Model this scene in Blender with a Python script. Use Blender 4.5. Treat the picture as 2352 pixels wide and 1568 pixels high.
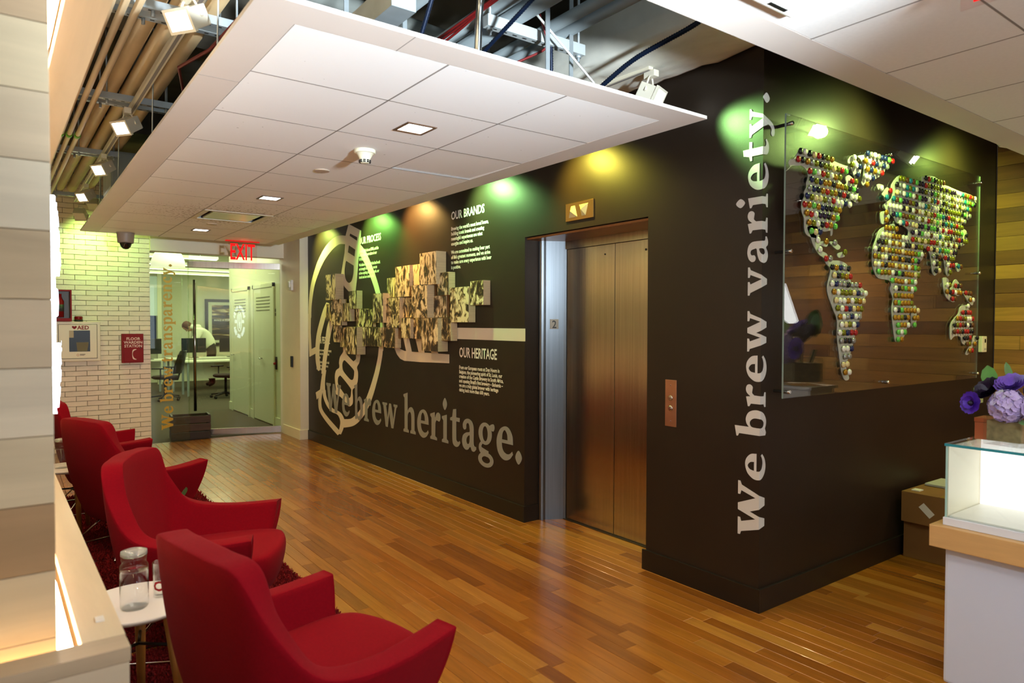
import bpy, bmesh, math, random
from mathutils import Vector, Matrix, Euler

# ------------------------------------------------------------------ clean
for o in list(bpy.data.objects):
    bpy.data.objects.remove(o, do_unlink=True)
SC = bpy.context.scene
COL = SC.collection
R = math.radians
random.seed(11)

# ------------------------------------------------------------------ camera
CAMZ = 1.53
YAW, PITCH, ROLL = R(36.307), R(1.379), R(0.1207)
FPX = 1568.0
_fw = Vector((math.sin(YAW) * math.cos(PITCH), math.cos(YAW) * math.cos(PITCH), -math.sin(PITCH)))
_rt = Vector((math.cos(YAW), -math.sin(YAW), 0))
_up = _rt.cross(_fw)
RT = math.cos(ROLL) * _rt + math.sin(ROLL) * _up
UP = -math.sin(ROLL) * _rt + math.cos(ROLL) * _up
CAM = Vector((0, 0, CAMZ))
cam_d = bpy.data.cameras.new('camera')
cam_d.lens = 24.0
cam_d.sensor_width = 36.0
cam_d.sensor_fit = 'HORIZONTAL'
cam_d.clip_start = 0.05
cam_d.dof.use_dof = True
cam_d.dof.focus_distance = 5.0
cam_d.dof.aperture_fstop = 3.2
cam = bpy.data.objects.new('camera', cam_d)
COL.objects.link(cam)
m = Matrix.Identity(4)
for i in range(3):
    m[i][0], m[i][1], m[i][2], m[i][3] = RT[i], UP[i], -_fw[i], CAM[i]
cam.matrix_world = m
SC.camera = cam


def onplane(px, py, ax, val):
    """photo pixel -> point on the plane  axis = val  (measured layout of the room)"""
    d = RT * ((px - 1176) / FPX) - UP * ((py - 784) / FPX) + _fw
    t = (val - CAM[ax]) / d[ax]
    return CAM + d * t


# ------------------------------------------------------------------ view + world
SC.view_settings.view_transform = 'Standard'
SC.view_settings.look = 'None'
SC.view_settings.gamma = 1.0
SC.view_settings.use_curve_mapping = False
SC.view_settings.exposure = -0.30
w = bpy.data.worlds.new('world')
SC.world = w
w.use_nodes = True
w.node_tree.nodes['Background'].inputs[0].default_value = (1.0, 0.80, 0.58, 1)
w.node_tree.nodes['Background'].inputs[1].default_value = 0.03


def lamp(kind, name, loc, target, energy, color, size=0.1, spot=60, blend=0.6, size_y=None, spread=None):
    d = bpy.data.lights.new(name, kind)
    d.energy = energy
    d.color = color
    if kind == 'AREA':
        d.size = size
        if size_y:
            d.shape = 'RECTANGLE'
            d.size_y = size_y
        if spread:
            d.spread = R(spread)
    else:
        d.shadow_soft_size = size
    if kind == 'SPOT':
        d.spot_size = R(spot)
        d.spot_blend = blend
    o = bpy.data.objects.new(name, d)
    COL.objects.link(o)
    o.location = loc
    v = Vector(target) - Vector(loc)
    o.rotation_euler = v.to_track_quat('-Z', 'Y').to_euler()
    return o


# added cool fill from behind the photographer, at an unseen window
lamp('AREA', 'added_back_fill', (1.6, -3.85, 1.75), (2.0, 3.0, 1.9), 45, (0.86, 0.94, 1.0), 4.0, size_y=2.0)
# added stand-in for a camera flash, thrown at the white ceiling panel (lamp stand is built below)
lamp('SPOT', 'added_flash_beam', (1.30, -0.45, 1.86), (1.30, 2.60, 3.15), 1700, (0.80, 0.92, 1.0), 0.10, 80, 1.0)
lamp('POINT', 'added_fill_glow', (1.30, -0.45, 1.95), (0, 0, 0), 90, (0.84, 0.93, 1.0), 0.12)  # added bare glow at the bowl, brightens the near ceiling and counter
# open ceiling lights over the lobby behind the photographer (warm)
lamp('AREA', 'lobby_ceiling_light', (2.4, -1.6, 2.58), (2.4, -1.6, 0), 22, (1.0, 0.80, 0.55), 2.4, size_y=1.6)
# office lights behind the glass wall
lamp('AREA', 'office_ceiling_light', (3.6, 15.2, 2.95), (3.6, 15.2, 0), 330, (0.93, 1.0, 0.72), 4.5, size_y=7.0)
lamp('AREA', 'corridor_ceiling_light', (2.3, 11.6, 2.9), (2.3, 11.6, 0), 60, (0.95, 1.0, 0.70), 1.4, size_y=2.4)


# ------------------------------------------------------------------ colour + materials
def lin(c):
    c = c.lstrip('#')
    out = []
    for i in (0, 2, 4):
        v = int(c[i:i + 2], 16) / 255
        out.append(v / 12.92 if v <= 0.04045 else ((v + 0.055) / 1.055) ** 2.4)
    return (*out, 1.0)


MATS = {}


def nt(mat):
    return mat.node_tree.nodes, mat.node_tree.links


def pbr(name, col, rough=0.5, metal=0.0, noise=0.0, nscale=20, bump=0.0, bscale=80, spec=0.5, emit=None, estr=0.0,
        stretch=(1, 1, 1), trans=0.0, ior=1.45, alpha=1.0, coat=0.0, sheen=0.0, objrand=0.0):
    if name in MATS:
        return MATS[name]
    m = bpy.data.materials.new(name)
    m.use_nodes = True
    n, l = nt(m)
    p = n['Principled BSDF']
    c = lin(col) if isinstance(col, str) else (*col, 1)
    p.inputs['Base Color'].default_value = c
    p.inputs['Roughness'].default_value = rough
    p.inputs['Metallic'].default_value = metal
    p.inputs['Specular IOR Level'].default_value = spec
    p.inputs['Transmission Weight'].default_value = trans
    p.inputs['IOR'].default_value = ior
    p.inputs['Alpha'].default_value = alpha
    p.inputs['Coat Weight'].default_value = coat
    p.inputs['Sheen Weight'].default_value = sheen
    if emit:
        p.inputs['Emission Color'].default_value = lin(emit) if isinstance(emit, str) else (*emit, 1)
        p.inputs['Emission Strength'].default_value = estr
    if noise or bump or objrand:
        tc = n.new('ShaderNodeTexCoord')
        mp = n.new('ShaderNodeMapping')
        mp.inputs['Scale'].default_value = stretch
        l.new(tc.outputs['Object'], mp.inputs[0])
        if noise or objrand:
            nz = n.new('ShaderNodeTexNoise')
            nz.inputs['Scale'].default_value = nscale
            nz.inputs['Detail'].default_value = 5
            l.new(mp.outputs[0], nz.inputs['Vector'])
            mr = n.new('ShaderNodeMapRange')
            mr.inputs[1].default_value = 0.3
            mr.inputs[2].default_value = 0.7
            mr.inputs[3].default_value = 1 - noise
            mr.inputs[4].default_value = 1 + noise
            l.new(nz.outputs[0], mr.inputs[0])
            fac = mr.outputs[0]
            if objrand:
                oi = n.new('ShaderNodeObjectInfo')
                m2 = n.new('ShaderNodeMapRange')
                m2.inputs[3].default_value = 1 - objrand
                m2.inputs[4].default_value = 1 + objrand
                l.new(oi.outputs['Random'], m2.inputs[0])
                mu = n.new('ShaderNodeMath')
                mu.operation = 'MULTIPLY'
                l.new(mr.outputs[0], mu.inputs[0])
                l.new(m2.outputs[0], mu.inputs[1])
                fac = mu.outputs[0]
            hv = n.new('ShaderNodeVectorMath')
            hv.operation = 'SCALE'
            hv.inputs[0].default_value = c[:3]
            l.new(fac, hv.inputs['Scale'])
            l.new(hv.outputs[0], p.inputs['Base Color'])
        if bump:
            nb = n.new('ShaderNodeTexNoise')
            nb.inputs['Scale'].default_value = bscale
            nb.inputs['Detail'].default_value = 6
            l.new(mp.outputs[0], nb.inputs['Vector'])
            b = n.new('ShaderNodeBump')
            b.inputs['Strength'].default_value = bump
            b.inputs['Distance'].default_value = 0.01
            l.new(nb.outputs[0], b.inputs['Height'])
            l.new(b.outputs[0], p.inputs['Normal'])
    MATS[name] = m
    return m


def wood(name, cols, rough=0.35, grain_axis=1, gscale=1.0, rnd='object', bump=0.04, coat=0.0, gstr=0.45):
    """plank wood: each plank takes its own tone (object random or the 'tone' attribute), grain along one axis"""
    m = bpy.data.materials.new(name)
    m.use_nodes = True
    n, l = nt(m)
    p = n['Principled BSDF']
    p.inputs['Roughness'].default_value = rough
    p.inputs['Coat Weight'].default_value = coat
    if rnd == 'object':
        oi = n.new('ShaderNodeObjectInfo')
        rv = oi.outputs['Random']
    else:
        at = n.new('ShaderNodeAttribute')
        at.attribute_name = 'tone'
        rv = at.outputs['Fac']
    ramp = n.new('ShaderNodeValToRGB')
    e = ramp.color_ramp.elements
    for i, c in enumerate(cols):
        pos = i / (len(cols) - 1)
        if i < 2:
            e[i].position = pos if i == 0 else 1.0
            el = e[i]
        if i == 0:
            e[0].color = lin(c)
        elif i == len(cols) - 1:
            e[-1].position = 1.0
            e[-1].color = lin(c)
        else:
            x = ramp.color_ramp.elements.new(pos)
            x.color = lin(c)
    l.new(rv, ramp.inputs[0])
    geo = n.new('ShaderNodeNewGeometry')
    comb = n.new('ShaderNodeCombineXYZ')
    mul = n.new('ShaderNodeMath')
    mul.operation = 'MULTIPLY'
    mul.inputs[1].default_value = 37.0
    l.new(rv, mul.inputs[0])
    l.new(mul.outputs[0], comb.inputs[0])
    l.new(mul.outputs[0], comb.inputs[1])
    l.new(mul.outputs[0], comb.inputs[2])
    add = n.new('ShaderNodeVectorMath')
    l.new(geo.outputs['Position'], add.inputs[0])
    l.new(comb.outputs[0], add.inputs[1])
    mp = n.new('ShaderNodeMapping')
    sc = [26 * gscale] * 3
    sc[grain_axis] = 2.0 * gscale
    mp.inputs['Scale'].default_value = sc
    l.new(add.outputs[0], mp.inputs[0])
    nz = n.new('ShaderNodeTexNoise')
    nz.inputs['Scale'].default_value = 1.0
    nz.inputs['Detail'].default_value = 7
    nz.inputs['Roughness'].default_value = 0.62
    nz.inputs['Distortion'].default_value = 0.5
    l.new(mp.outputs[0], nz.inputs['Vector'])
    mr = n.new('ShaderNodeMapRange')
    mr.inputs[1].default_value = 0.3
    mr.inputs[2].default_value = 0.72
    mr.inputs[3].default_value = 1 - gstr
    mr.inputs[4].default_value = 1 + gstr * 0.6
    l.new(nz.outputs[0], mr.inputs[0])
    sv = n.new('ShaderNodeVectorMath')
    sv.operation = 'SCALE'
    l.new(ramp.outputs[0], sv.inputs[0])
    l.new(mr.outputs[0], sv.inputs['Scale'])
    l.new(sv.outputs[0], p.inputs['Base Color'])
    b = n.new('ShaderNodeBump')
    b.inputs['Strength'].default_value = bump
    b.inputs['Distance'].default_value = 0.005
    l.new(nz.outputs[0], b.inputs['Height'])
    l.new(b.outputs[0], p.inputs['Normal'])
    MATS[name] = m
    return m


def emitter(name, col, strength):
    if name in MATS:
        return MATS[name]
    m = bpy.data.materials.new(name)
    m.use_nodes = True
    n, l = nt(m)
    n.remove(n['Principled BSDF'])
    e = n.new('ShaderNodeEmission')
    e.inputs[0].default_value = lin(col) if isinstance(col, str) else (*col, 1)
    e.inputs[1].default_value = strength
    l.new(e.outputs[0], n['Material Output'].inputs[0])
    MATS[name] = m
    return m


def sheet_glass(name, tint, ior=1.5, rough=0.0, gain=1.0):
    """flat glass or acrylic sheet: tinted see-through plus fresnel mirror"""
    if name in MATS:
        return MATS[name]
    m = bpy.data.materials.new(name)
    m.use_nodes = True
    n, l = nt(m)
    n.remove(n['Principled BSDF'])
    t = n.new('ShaderNodeBsdfTransparent')
    t.inputs[0].default_value = (*tint, 1)
    g = n.new('ShaderNodeBsdfGlossy')
    g.inputs['Roughness'].default_value = rough
    f = n.new('ShaderNodeFresnel')
    # the sheet is not refracted, so both faces use the outside-in fresnel value
    gm = n.new('ShaderNodeNewGeometry')
    iv = n.new('ShaderNodeMapRange')
    iv.inputs[3].default_value = ior
    iv.inputs[4].default_value = 1.0 / ior
    l.new(gm.outputs['Backfacing'], iv.inputs[0])
    l.new(iv.outputs[0], f.inputs[0])
    mx = n.new('ShaderNodeMixShader')
    k = n.new('ShaderNodeMath')
    k.operation = 'MULTIPLY'
    k.use_clamp = True
    k.inputs[1].default_value = gain
    l.new(f.outputs[0], k.inputs[0])
    l.new(k.outputs[0], mx.inputs[0])
    l.new(t.outputs[0], mx.inputs[1])
    l.new(g.outputs[0], mx.inputs[2])
    l.new(mx.outputs[0], n['Material Output'].inputs[0])
    MATS[name] = m
    return m


# ------------------------------------------------------------------ mesh helper
def wmat(o):
    mt = o.matrix_basis.copy()
    if o.parent:
        mt = wmat(o.parent) @ o.matrix_parent_inverse @ mt
    return mt


class MB:
    def __init__(s):
        s.v, s.f, s.mi, s.sm = [], [], [], []
        s.cur = 0
        s.smooth = False

    def face(s, ids):
        s.f.append(tuple(ids))
        s.mi.append(s.cur)
        s.sm.append(s.smooth)

    def add(s, vs, fs):
        b = len(s.v)
        s.v += [tuple(v) for v in vs]
        for f in fs:
            s.face([b + i for i in f])

    def box(s, x0, x1, y0, y1, z0, z1, bev=0.0):
        if bev <= 0:
            s.add([(x0, y0, z0), (x1, y0, z0), (x1, y1, z0), (x0, y1, z0), (x0, y0, z1), (x1, y0, z1), (x1, y1, z1), (x0, y1, z1)],
                  [(0, 3, 2, 1), (4, 5, 6, 7), (0, 1, 5, 4), (1, 2, 6, 5), (2, 3, 7, 6), (3, 0, 4, 7)])
        else:
            bm = bmesh.new()
            bmesh.ops.create_cube(bm, size=1)
            for v in bm.verts:
                v.co = Vector(((x0 + x1) / 2 + v.co.x * (x1 - x0), (y0 + y1) / 2 + v.co.y * (y1 - y0), (z0 + z1) / 2 + v.co.z * (z1 - z0)))
            bmesh.ops.bevel(bm, geom=bm.edges[:], offset=bev, segments=2, affect='EDGES', profile=0.6)
            s.bm(bm)
        return s

    def bm(s, bm):
        bm.verts.index_update()
        s.add([v.co[:] for v in bm.verts], [[v.index for v in f.verts] for f in bm.faces])
        bm.free()
        return s

    def tube(s, pts, r, seg=10, cap=True, smooth=True):
        pts = [Vector(p) for p in pts]
        if not hasattr(r, '__len__'):
            r = [r] * len(pts)
        old = s.smooth
        s.smooth = smooth
        b = len(s.v)
        prev = None
        for i, p in enumerate(pts):
            if i == 0:
                t = pts[1] - pts[0]
            elif i == len(pts) - 1:
                t = pts[-1] - pts[-2]
            else:
                t = (pts[i + 1] - p).normalized() + (p - pts[i - 1]).normalized()
            t.normalize()
            if prev is None:
                a = Vector((0, 0, 1)) if abs(t.z) < 0.9 else Vector((1, 0, 0))
                n1 = t.cross(a).normalized()
            else:
                n1 = (prev - t * prev.dot(t)).normalized()
            prev = n1
            n2 = t.cross(n1)
            for k in range(seg):
                a = 2 * math.pi * k / seg
                s.v.append(tuple(p + (n1 * math.cos(a) + n2 * math.sin(a)) * r[i]))
        for i in range(len(pts) - 1):
            for k in range(seg):
                k2 = (k + 1) % seg
                s.face((b + i * seg + k, b + i * seg + k2, b + (i + 1) * seg + k2, b + (i + 1) * seg + k))
        s.smooth = False
        if cap:
            s.face([b + k for k in range(seg)][::-1])
            s.face([b + (len(pts) - 1) * seg + k for k in range(seg)])
        s.smooth = old
        return s

    def lathe(s, prof, cx=0, cy=0, cz=0, seg=24, axis='z', smooth=True, a0=0.0):
        """prof list of (radius, height)"""
        old = s.smooth
        s.smooth = smooth
        b = len(s.v)
        for (r, h) in prof:
            for k in range(seg):
                a = a0 + 2 * math.pi * k / seg
                p = (r * math.cos(a), r * math.sin(a), h)
                if axis == 'y':
                    p = (p[0], -p[2], p[1])
                elif axis == 'x':
                    p = (-p[2], p[0], p[1])
                s.v.append((cx + p[0], cy + p[1], cz + p[2]))
        for i in range(len(prof) - 1):
            for k in range(seg):
                k2 = (k + 1) % seg
                s.face((b + i * seg + k, b + i * seg + k2, b + (i + 1) * seg + k2, b + (i + 1) * seg + k))
        s.smooth = False
        if prof[0][0] > 1e-5:
            s.face([b + k for k in range(seg)][::-1])
        if prof[-1][0] > 1e-5:
            s.face([b + (len(prof) - 1) * seg + k for k in range(seg)])
        s.smooth = old
        return s

    def mesh(s, name, mats, tone=None):
        me = bpy.data.meshes.new(name)
        me.from_pydata(s.v, [], s.f)
        for mt in (mats if isinstance(mats, (list, tuple)) else [mats]):
            me.materials.append(mt)
        me.polygons.foreach_set('material_index', s.mi)
        me.polygons.foreach_set('use_smooth', s.sm)
        me.update()
        return me

    def build(s, name, mats, parent=None, local=False):
        return put(name, s.mesh(name, mats), parent, local)


def put(name, me, parent=None, local=False):
    o = bpy.data.objects.new(name, me)
    COL.objects.link(o)
    if parent:
        o.parent = parent
        if not local:
            o.matrix_parent_inverse = wmat(parent).inverted()
    return o


def tag(o, label=None, cat=None, group=None, kind=None):
    if label:
        o['label'] = label
    if cat:
        o['category'] = cat
    if group:
        o['group'] = group
    if kind:
        o['kind'] = kind
    return o


def thing(name, label, cat, loc=(0, 0, 0), rz=0.0, group=None, kind=None):
    o = bpy.data.objects.new(name, None)
    COL.objects.link(o)
    o.empty_display_size = 0.1
    o.location = loc
    o.rotation_euler = (0, 0, rz)
    tag(o, label, cat, group, kind)
    return o


def copy_tree(o, parent=None):
    c = o.copy()
    COL.objects.link(c)
    c.parent = parent
    for ch in list(o.children):
        copy_tree(ch, c)
    return c


def struct(name, mb, mats, parent=None, label=None):
    o = mb.build(name, mats, parent)
    o['kind'] = 'structure'
    if label:
        o['label'] = label
    return o


def spline(pts, n=6, closed=False):
    """catmull-rom through points; a point with a trailing 1 is a sharp corner"""
    P = [Vector((p[0], p[1])) for p in pts]
    C = [len(p) > 2 and p[2] for p in pts]
    N = len(P)
    out = []
    rng = range(N if closed else N - 1)
    for i in rng:
        p1, p2 = P[i], P[(i + 1) % N]
        p0 = P[i - 1] if (closed or i > 0) else p1
        p3 = P[(i + 2) % N] if (closed or i + 2 < N) else p2
        if C[i]:
            p0 = p1 - (p2 - p1)
        if C[(i + 1) % N]:
            p3 = p2 + (p2 - p1)
        if C[i] and C[(i + 1) % N]:
            out.append(p1)
            continue
        for k in range(n):
            t = k / n
            out.append(0.5 * ((2 * p1) + (-p0 + p2) * t + (2 * p0 - 5 * p1 + 4 * p2 - p3) * t * t + (-p0 + 3 * p1 - 3 * p2 + p3) * t ** 3))
    if not closed:
        out.append(P[-1])
    return out


def flat(contours, depth=0.002):
    """filled 2-D shape with holes -> mesh in XY, thickness 0..depth in Z"""
    cu = bpy.data.curves.new('tmp', 'CURVE')
    cu.dimensions = '2D'
    cu.fill_mode = 'BOTH'
    cu.extrude = depth / 2
    for c in contours:
        sp = cu.splines.new('POLY')
        sp.points.add(len(c) - 1)
        for i, p in enumerate(c):
            sp.points[i].co = (p[0], p[1], 0, 1)
        sp.use_cyclic_u = True
    o = bpy.data.objects.new('tmp', cu)
    me = bpy.data.meshes.new_from_object(o)
    bpy.data.objects.remove(o)
    bpy.data.curves.remove(cu)
    for v in me.vertices:
        v.co.z += depth / 2
    return me


def text_mesh(txt, size=1.0, align='LEFT', bold=0.0, depth=0.0, res=2, xs=1.0, line=1.0):
    cu = bpy.data.curves.new('tmp', 'FONT')
    cu.body = txt
    cu.size = size
    cu.align_x = align
    cu.offset = bold
    cu.extrude = depth
    cu.resolution_u = res
    cu.space_line = line
    o = bpy.data.objects.new('tmp', cu)
    me = bpy.data.meshes.new_from_object(o)
    bpy.data.objects.remove(o)
    bpy.data.curves.remove(cu)
    for v in me.vertices:
        v.co.x *= xs
    return me


def remap(me, fn):
    for v in me.vertices:
        v.co = fn(v.co.copy())
    me.update()
    return me


def setmat(me, mat):
    me.materials.clear()
    me.materials.append(mat)
    return me


def join(meshes):
    mb = MB()
    for me in meshes:
        mb.add([v.co[:] for v in me.vertices], [list(p.vertices) for p in me.polygons])
        bpy.data.meshes.remove(me)
    return mb

# ------------------------------------------------------------------ shared materials
M_BLACK = pbr('black_wall_paint', '#241a12', 0.42, noise=0.10, nscale=3, bump=0.06, bscale=220, spec=0.45)
M_BASEB = pbr('black_baseboard', '#1c1510', 0.35, bump=0.02, bscale=60)
M_WHITE = pbr('white_wall_paint', '#e6dcc4', 0.55, noise=0.03, nscale=4, bump=0.03, bscale=160)
M_CEIL = pbr('drywall_white', '#d3cac3', 0.6, noise=0.02, nscale=3)
M_CONC = pbr('dark_concrete', '#5d574b', 0.9, noise=0.35, nscale=2.5, bump=0.5, bscale=6)
M_STEEL = pbr('brushed_steel', '#b9b0a6', 0.22, 1.0, noise=0.10, nscale=1.0, stretch=(60, 60, 1.2), bump=0.02, bscale=3)
M_CHROME = pbr('chrome', '#d9d9d9', 0.12, 1.0)
M_GALV = pbr('galvanised_steel', '#b3bcc0', 0.45, 0.6, noise=0.12, nscale=8)
M_WPAINT = pbr('white_enamel', '#e9e6df', 0.35)
M_DARK = pbr('black_plastic', '#121212', 0.4)
M_RUBBER = pbr('dark_gap', '#0b0a09', 0.8)

# ------------------------------------------------------------------ floor
FLOORC = ['#7f4912', '#8d5316', '#9d601c', '#a86c22', '#95591a', '#b17a30', '#864d14']
M_FLOOR_O = wood('floor_plank_wood', FLOORC, 0.24, 1, 1.0, 'object', 0.006, coat=0.15, gstr=0.24)
M_FLOOR_A = wood('floor_plank_wood_far', FLOORC, 0.24, 1, 1.0, 'tone', 0.006, coat=0.15, gstr=0.30)
fl = struct('floor', MB().box(-1.6, 6.5, -3.9, 9.76, -0.12, -0.0125), M_RUBBER, label='warm brown hardwood strip floor of the lobby')
PW, PT = 0.0775, 0.012
LENS = [0.42, 0.55, 0.7, 0.85, 1.0, 1.2]
pl_mesh = []
for L in LENS:
    mb = MB()
    a, b, e = PW / 2 - 0.0007, L / 2 - 0.0007, 0.0012
    mb.add([(-a, -b, -PT), (a, -b, -PT), (a, b, -PT), (-a, b, -PT), (-a, -b, -e), (a, -b, -e), (a, b, -e), (-a, b, -e),
            (-a + e, -b + e, 0), (a - e, -b + e, 0), (a - e, b - e, 0), (-a + e, b - e, 0)],
           [(0, 1, 5, 4), (1, 2, 6, 5), (2, 3, 7, 6), (3, 0, 4, 7), (4, 5, 9, 8), (5, 6, 10, 9), (6, 7, 11, 10), (7, 4, 8, 11), (8, 9, 10, 11)])
    pl_mesh.append(mb.mesh('floor_plank', M_FLOOR_O))
rnd = random.Random(5)
planks = []
nx = int((6.37 + 1.55) / PW)
for i in range(nx):
    x = -1.55 + PW * (i + 0.5)
    y = -3.85 - rnd.random()
    while y < 9.76:
        k = rnd.randrange(len(LENS))
        L = LENS[k]
        y1 = min(y + L, 9.76)
        if y1 > -3.85 and not (x > 3.24 and y > 2.2 and not (x < 3.62 and y1 > 2.9 and y < 4.2)):
            if y1 - y > 0.1:
                planks.append((x, (y + y1) / 2, y1 - y, k))
        y += L


def inview(p, marg=60):
    v = Vector(p) - CAM
    d = v.dot(_fw)
    if d < 0.4:
        return None
    px, py = 1176 + FPX * v.dot(RT) / d, 784 - FPX * v.dot(UP) / d
    if -marg < px < 2352 + marg and -marg < py < 1568 + marg:
        return d, px, py
    return None


vis, rest = [], []
for p in planks:
    q = inview((p[0], p[1], 0), 120)
    hidden = q and (q[1] < 200 and q[2] > 1000)
    if q and not hidden and p[0] > 0.3 and abs(p[2] - LENS[p[3]]) < 1e-6 and not (0.15 < p[0] < 1.33 and p[1] < 7.0):
        vis.append((q[0], p))
    else:
        rest.append(p)
vis.sort(key=lambda t: t[0])
for d, p in vis[:300]:
    o = put('floor_plank', pl_mesh[p[3]], fl)
    o.location = (p[0], p[1], 0)
rest += [p for d, p in vis[300:]]
mb = MB()
tone = []
for (x, y, L, k) in rest:
    a, b, e = PW / 2 - 0.0007, L / 2 - 0.0007, 0.0012
    t = rnd.random()
    mb.add([(x - a, y - b, -PT), (x + a, y - b, -PT), (x + a, y + b, -PT), (x - a, y + b, -PT),
            (x - a + e, y - b + e, 0), (x + a - e, y - b + e, 0), (x + a - e, y + b - e, 0), (x - a + e, y + b - e, 0)],
           [(0, 1, 5, 4), (1, 2, 6, 5), (2, 3, 7, 6), (3, 0, 4, 7), (4, 5, 6, 7)])
    tone += [t] * 8
o = mb.build('floor_planks', M_FLOOR_A, fl)
o['kind'] = 'stuff'
at = o.data.attributes.new('tone', 'FLOAT', 'POINT')
at.data.foreach_set('value', tone)

# ------------------------------------------------------------------ walls
XW, YM = 3.2, 2.13          # elevator wall plane, map wall plane
EY0, EY1, EZ = 2.93, 4.19, 2.205
mb = MB()
mb.box(XW, XW + 0.15, YM, EY0, 0, 3.6)
mb.box(XW, XW + 0.15, EY1, 8.94, 0, 3.6)
mb.box(XW, XW + 0.15, EY0, EY1, EZ, 3.6)
struct('wall_right', mb, M_BLACK, label='black painted elevator wall with mural')
struct('wall_return', MB().box(XW + 0.15, 6.37, YM, YM + 0.15, 0, 3.6), M_BLACK, label='black painted side wall carrying the world map')
mb = MB()
bh, bt = 0.125, 0.016
mb.box(XW - bt, XW, YM - bt, EY0 + 0.02, 0, bh, 0.002)
mb.box(XW - bt, XW, EY1 - 0.0, 8.93, 0, bh, 0.002)
mb.box(XW - bt, XW + 0.13, EY1 - bt, EY1, 0, bh, 0.002)
struct('baseboard_right', mb, M_BASEB)
struct('baseboard_return', MB().box(XW, 6.36, YM - bt, YM, 0, bh, 0.002), M_BASEB)
# white wall beyond the black one + header over the glass
mb = MB()
mb.box(3.09, 3.35, 8.945, 9.80, 0, 3.6)
struct('wall_white', mb, M_WHITE, label='short cream wall beside the glass door')
struct('wall_header', MB().box(1.425, 3.09, 9.60, 9.80, 2.455, 3.6), M_WHITE, label='cream header over the glass wall')
mb = MB()
mb.box(3.076, 3.09, 8.931, 9.62, 0, 0.13, 0.002)
mb.box(3.09, 3.19, 8.931, 8.945, 0, 0.13, 0.002)
struct('baseboard_white', mb, M_WHITE)

# brick wall (painted white)
M_BRICK = pbr('painted_brick', '#ece0c8', 0.62, noise=0.05, nscale=9, bump=0.35, bscale=45, objrand=0.04)
M_MORT = pbr('painted_mortar', '#7d7156', 0.9, noise=0.3, nscale=30)
bw = struct('wall_far', MB().box(-1.6, 1.418, 9.662, 9.85, 0, 3.6), M_MORT, label='white painted brick wall beside the glass')
BLn, BH = 0.2265, 0.0605
rb = random.Random(3)


def brick_mesh(L, h, seed):
    r = random.Random(seed)
    bm = bmesh.new()
    nxs = 5
    vs = []
    for j in range(2):
        row = []
        for i in range(nxs + 1):
            x = -L / 2 + L * i / nxs
            z = (-1 if j == 0 else 1) * (h / 2 - 0.0012 - r.random() * 0.0018)
            if i in (0, nxs):
                x += (1 if i == 0 else -1) * (0.0010 + r.random() * 0.002)
            row.append(bm.verts.new((x, 0, z)))
        vs.append(row)
    for i in range(nxs):
        bm.faces.new((vs[0][i], vs[0][i + 1], vs[1][i + 1], vs[1][i]))
    g = bmesh.ops.extrude_face_region(bm, geom=bm.faces[:])
    for e in g['geom']:
        if isinstance(e, bmesh.types.BMVert):
            e.co.y -= 0.012
            e.co.x *= 0.992
            e.co.z *= 0.955
    bmesh.ops.recalc_face_normals(bm, faces=bm.faces[:])
    m2 = MB().bm(bm)
    return m2.mesh('brick', M_BRICK)


full = [brick_mesh(BLn, BH, s) for s in range(7)]
half = [brick_mesh(BLn * 0.5, BH, 20 + s) for s in range(4)]
placed, far = [], []
for j in range(59):
    z = BH * (j + 0.5)
    x = 1.418
    first = True
    if j % 2 == 0:
        cells = [('h', BLn * 0.5)]
    else:
        cells = [('f', BLn)]
    while x > -1.55:
        kind, L = cells[0] if first else ('f', BLn)
        first = False
        placed.append((x - L / 2, z, kind))
        x -= L
near_b = [p for p in placed if p[0] > 0.37 and (p[1] < 3.6)][:]
near_b.sort(key=lambda p: -p[0])
near_b = near_b[:298]
ns = set((round(p[0], 4), round(p[1], 4)) for p in near_b)
for (x, z, k) in near_b:
    me = rb.choice(full if k == 'f' else half)
    o = put('brick', me, bw)
    o.location = (x, 9.662 + rb.uniform(-0.001, 0.0015), z + rb.uniform(-0.001, 0.001))
    o.rotation_euler = (0, rb.uniform(-0.006, 0.006), 0)
mb = MB()
for (x, z, k) in placed:
    if (round(x, 4), round(z, 4)) in ns:
        continue
    L = BLn if k == 'f' else BLn / 2
    mb.box(x - L / 2 + 0.003, x + L / 2 - 0.003, 9.65, 9.664, z - BH / 2 + 0.003, z + BH / 2 - 0.003)
o = mb.build('bricks', M_BRICK, bw)
o['kind'] = 'stuff'
# brick return (end of wall toward the glass)
mb = MB()
for j in range(59):
    z = BH * (j + 0.5)
    mb.box(1.412, 1.424, 9.652, 9.652 + (0.195 if j % 2 else 0.095), z - BH / 2 + 0.003, z + BH / 2 - 0.003)
mb.build('brick_end_faces', M_BRICK, bw)

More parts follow.
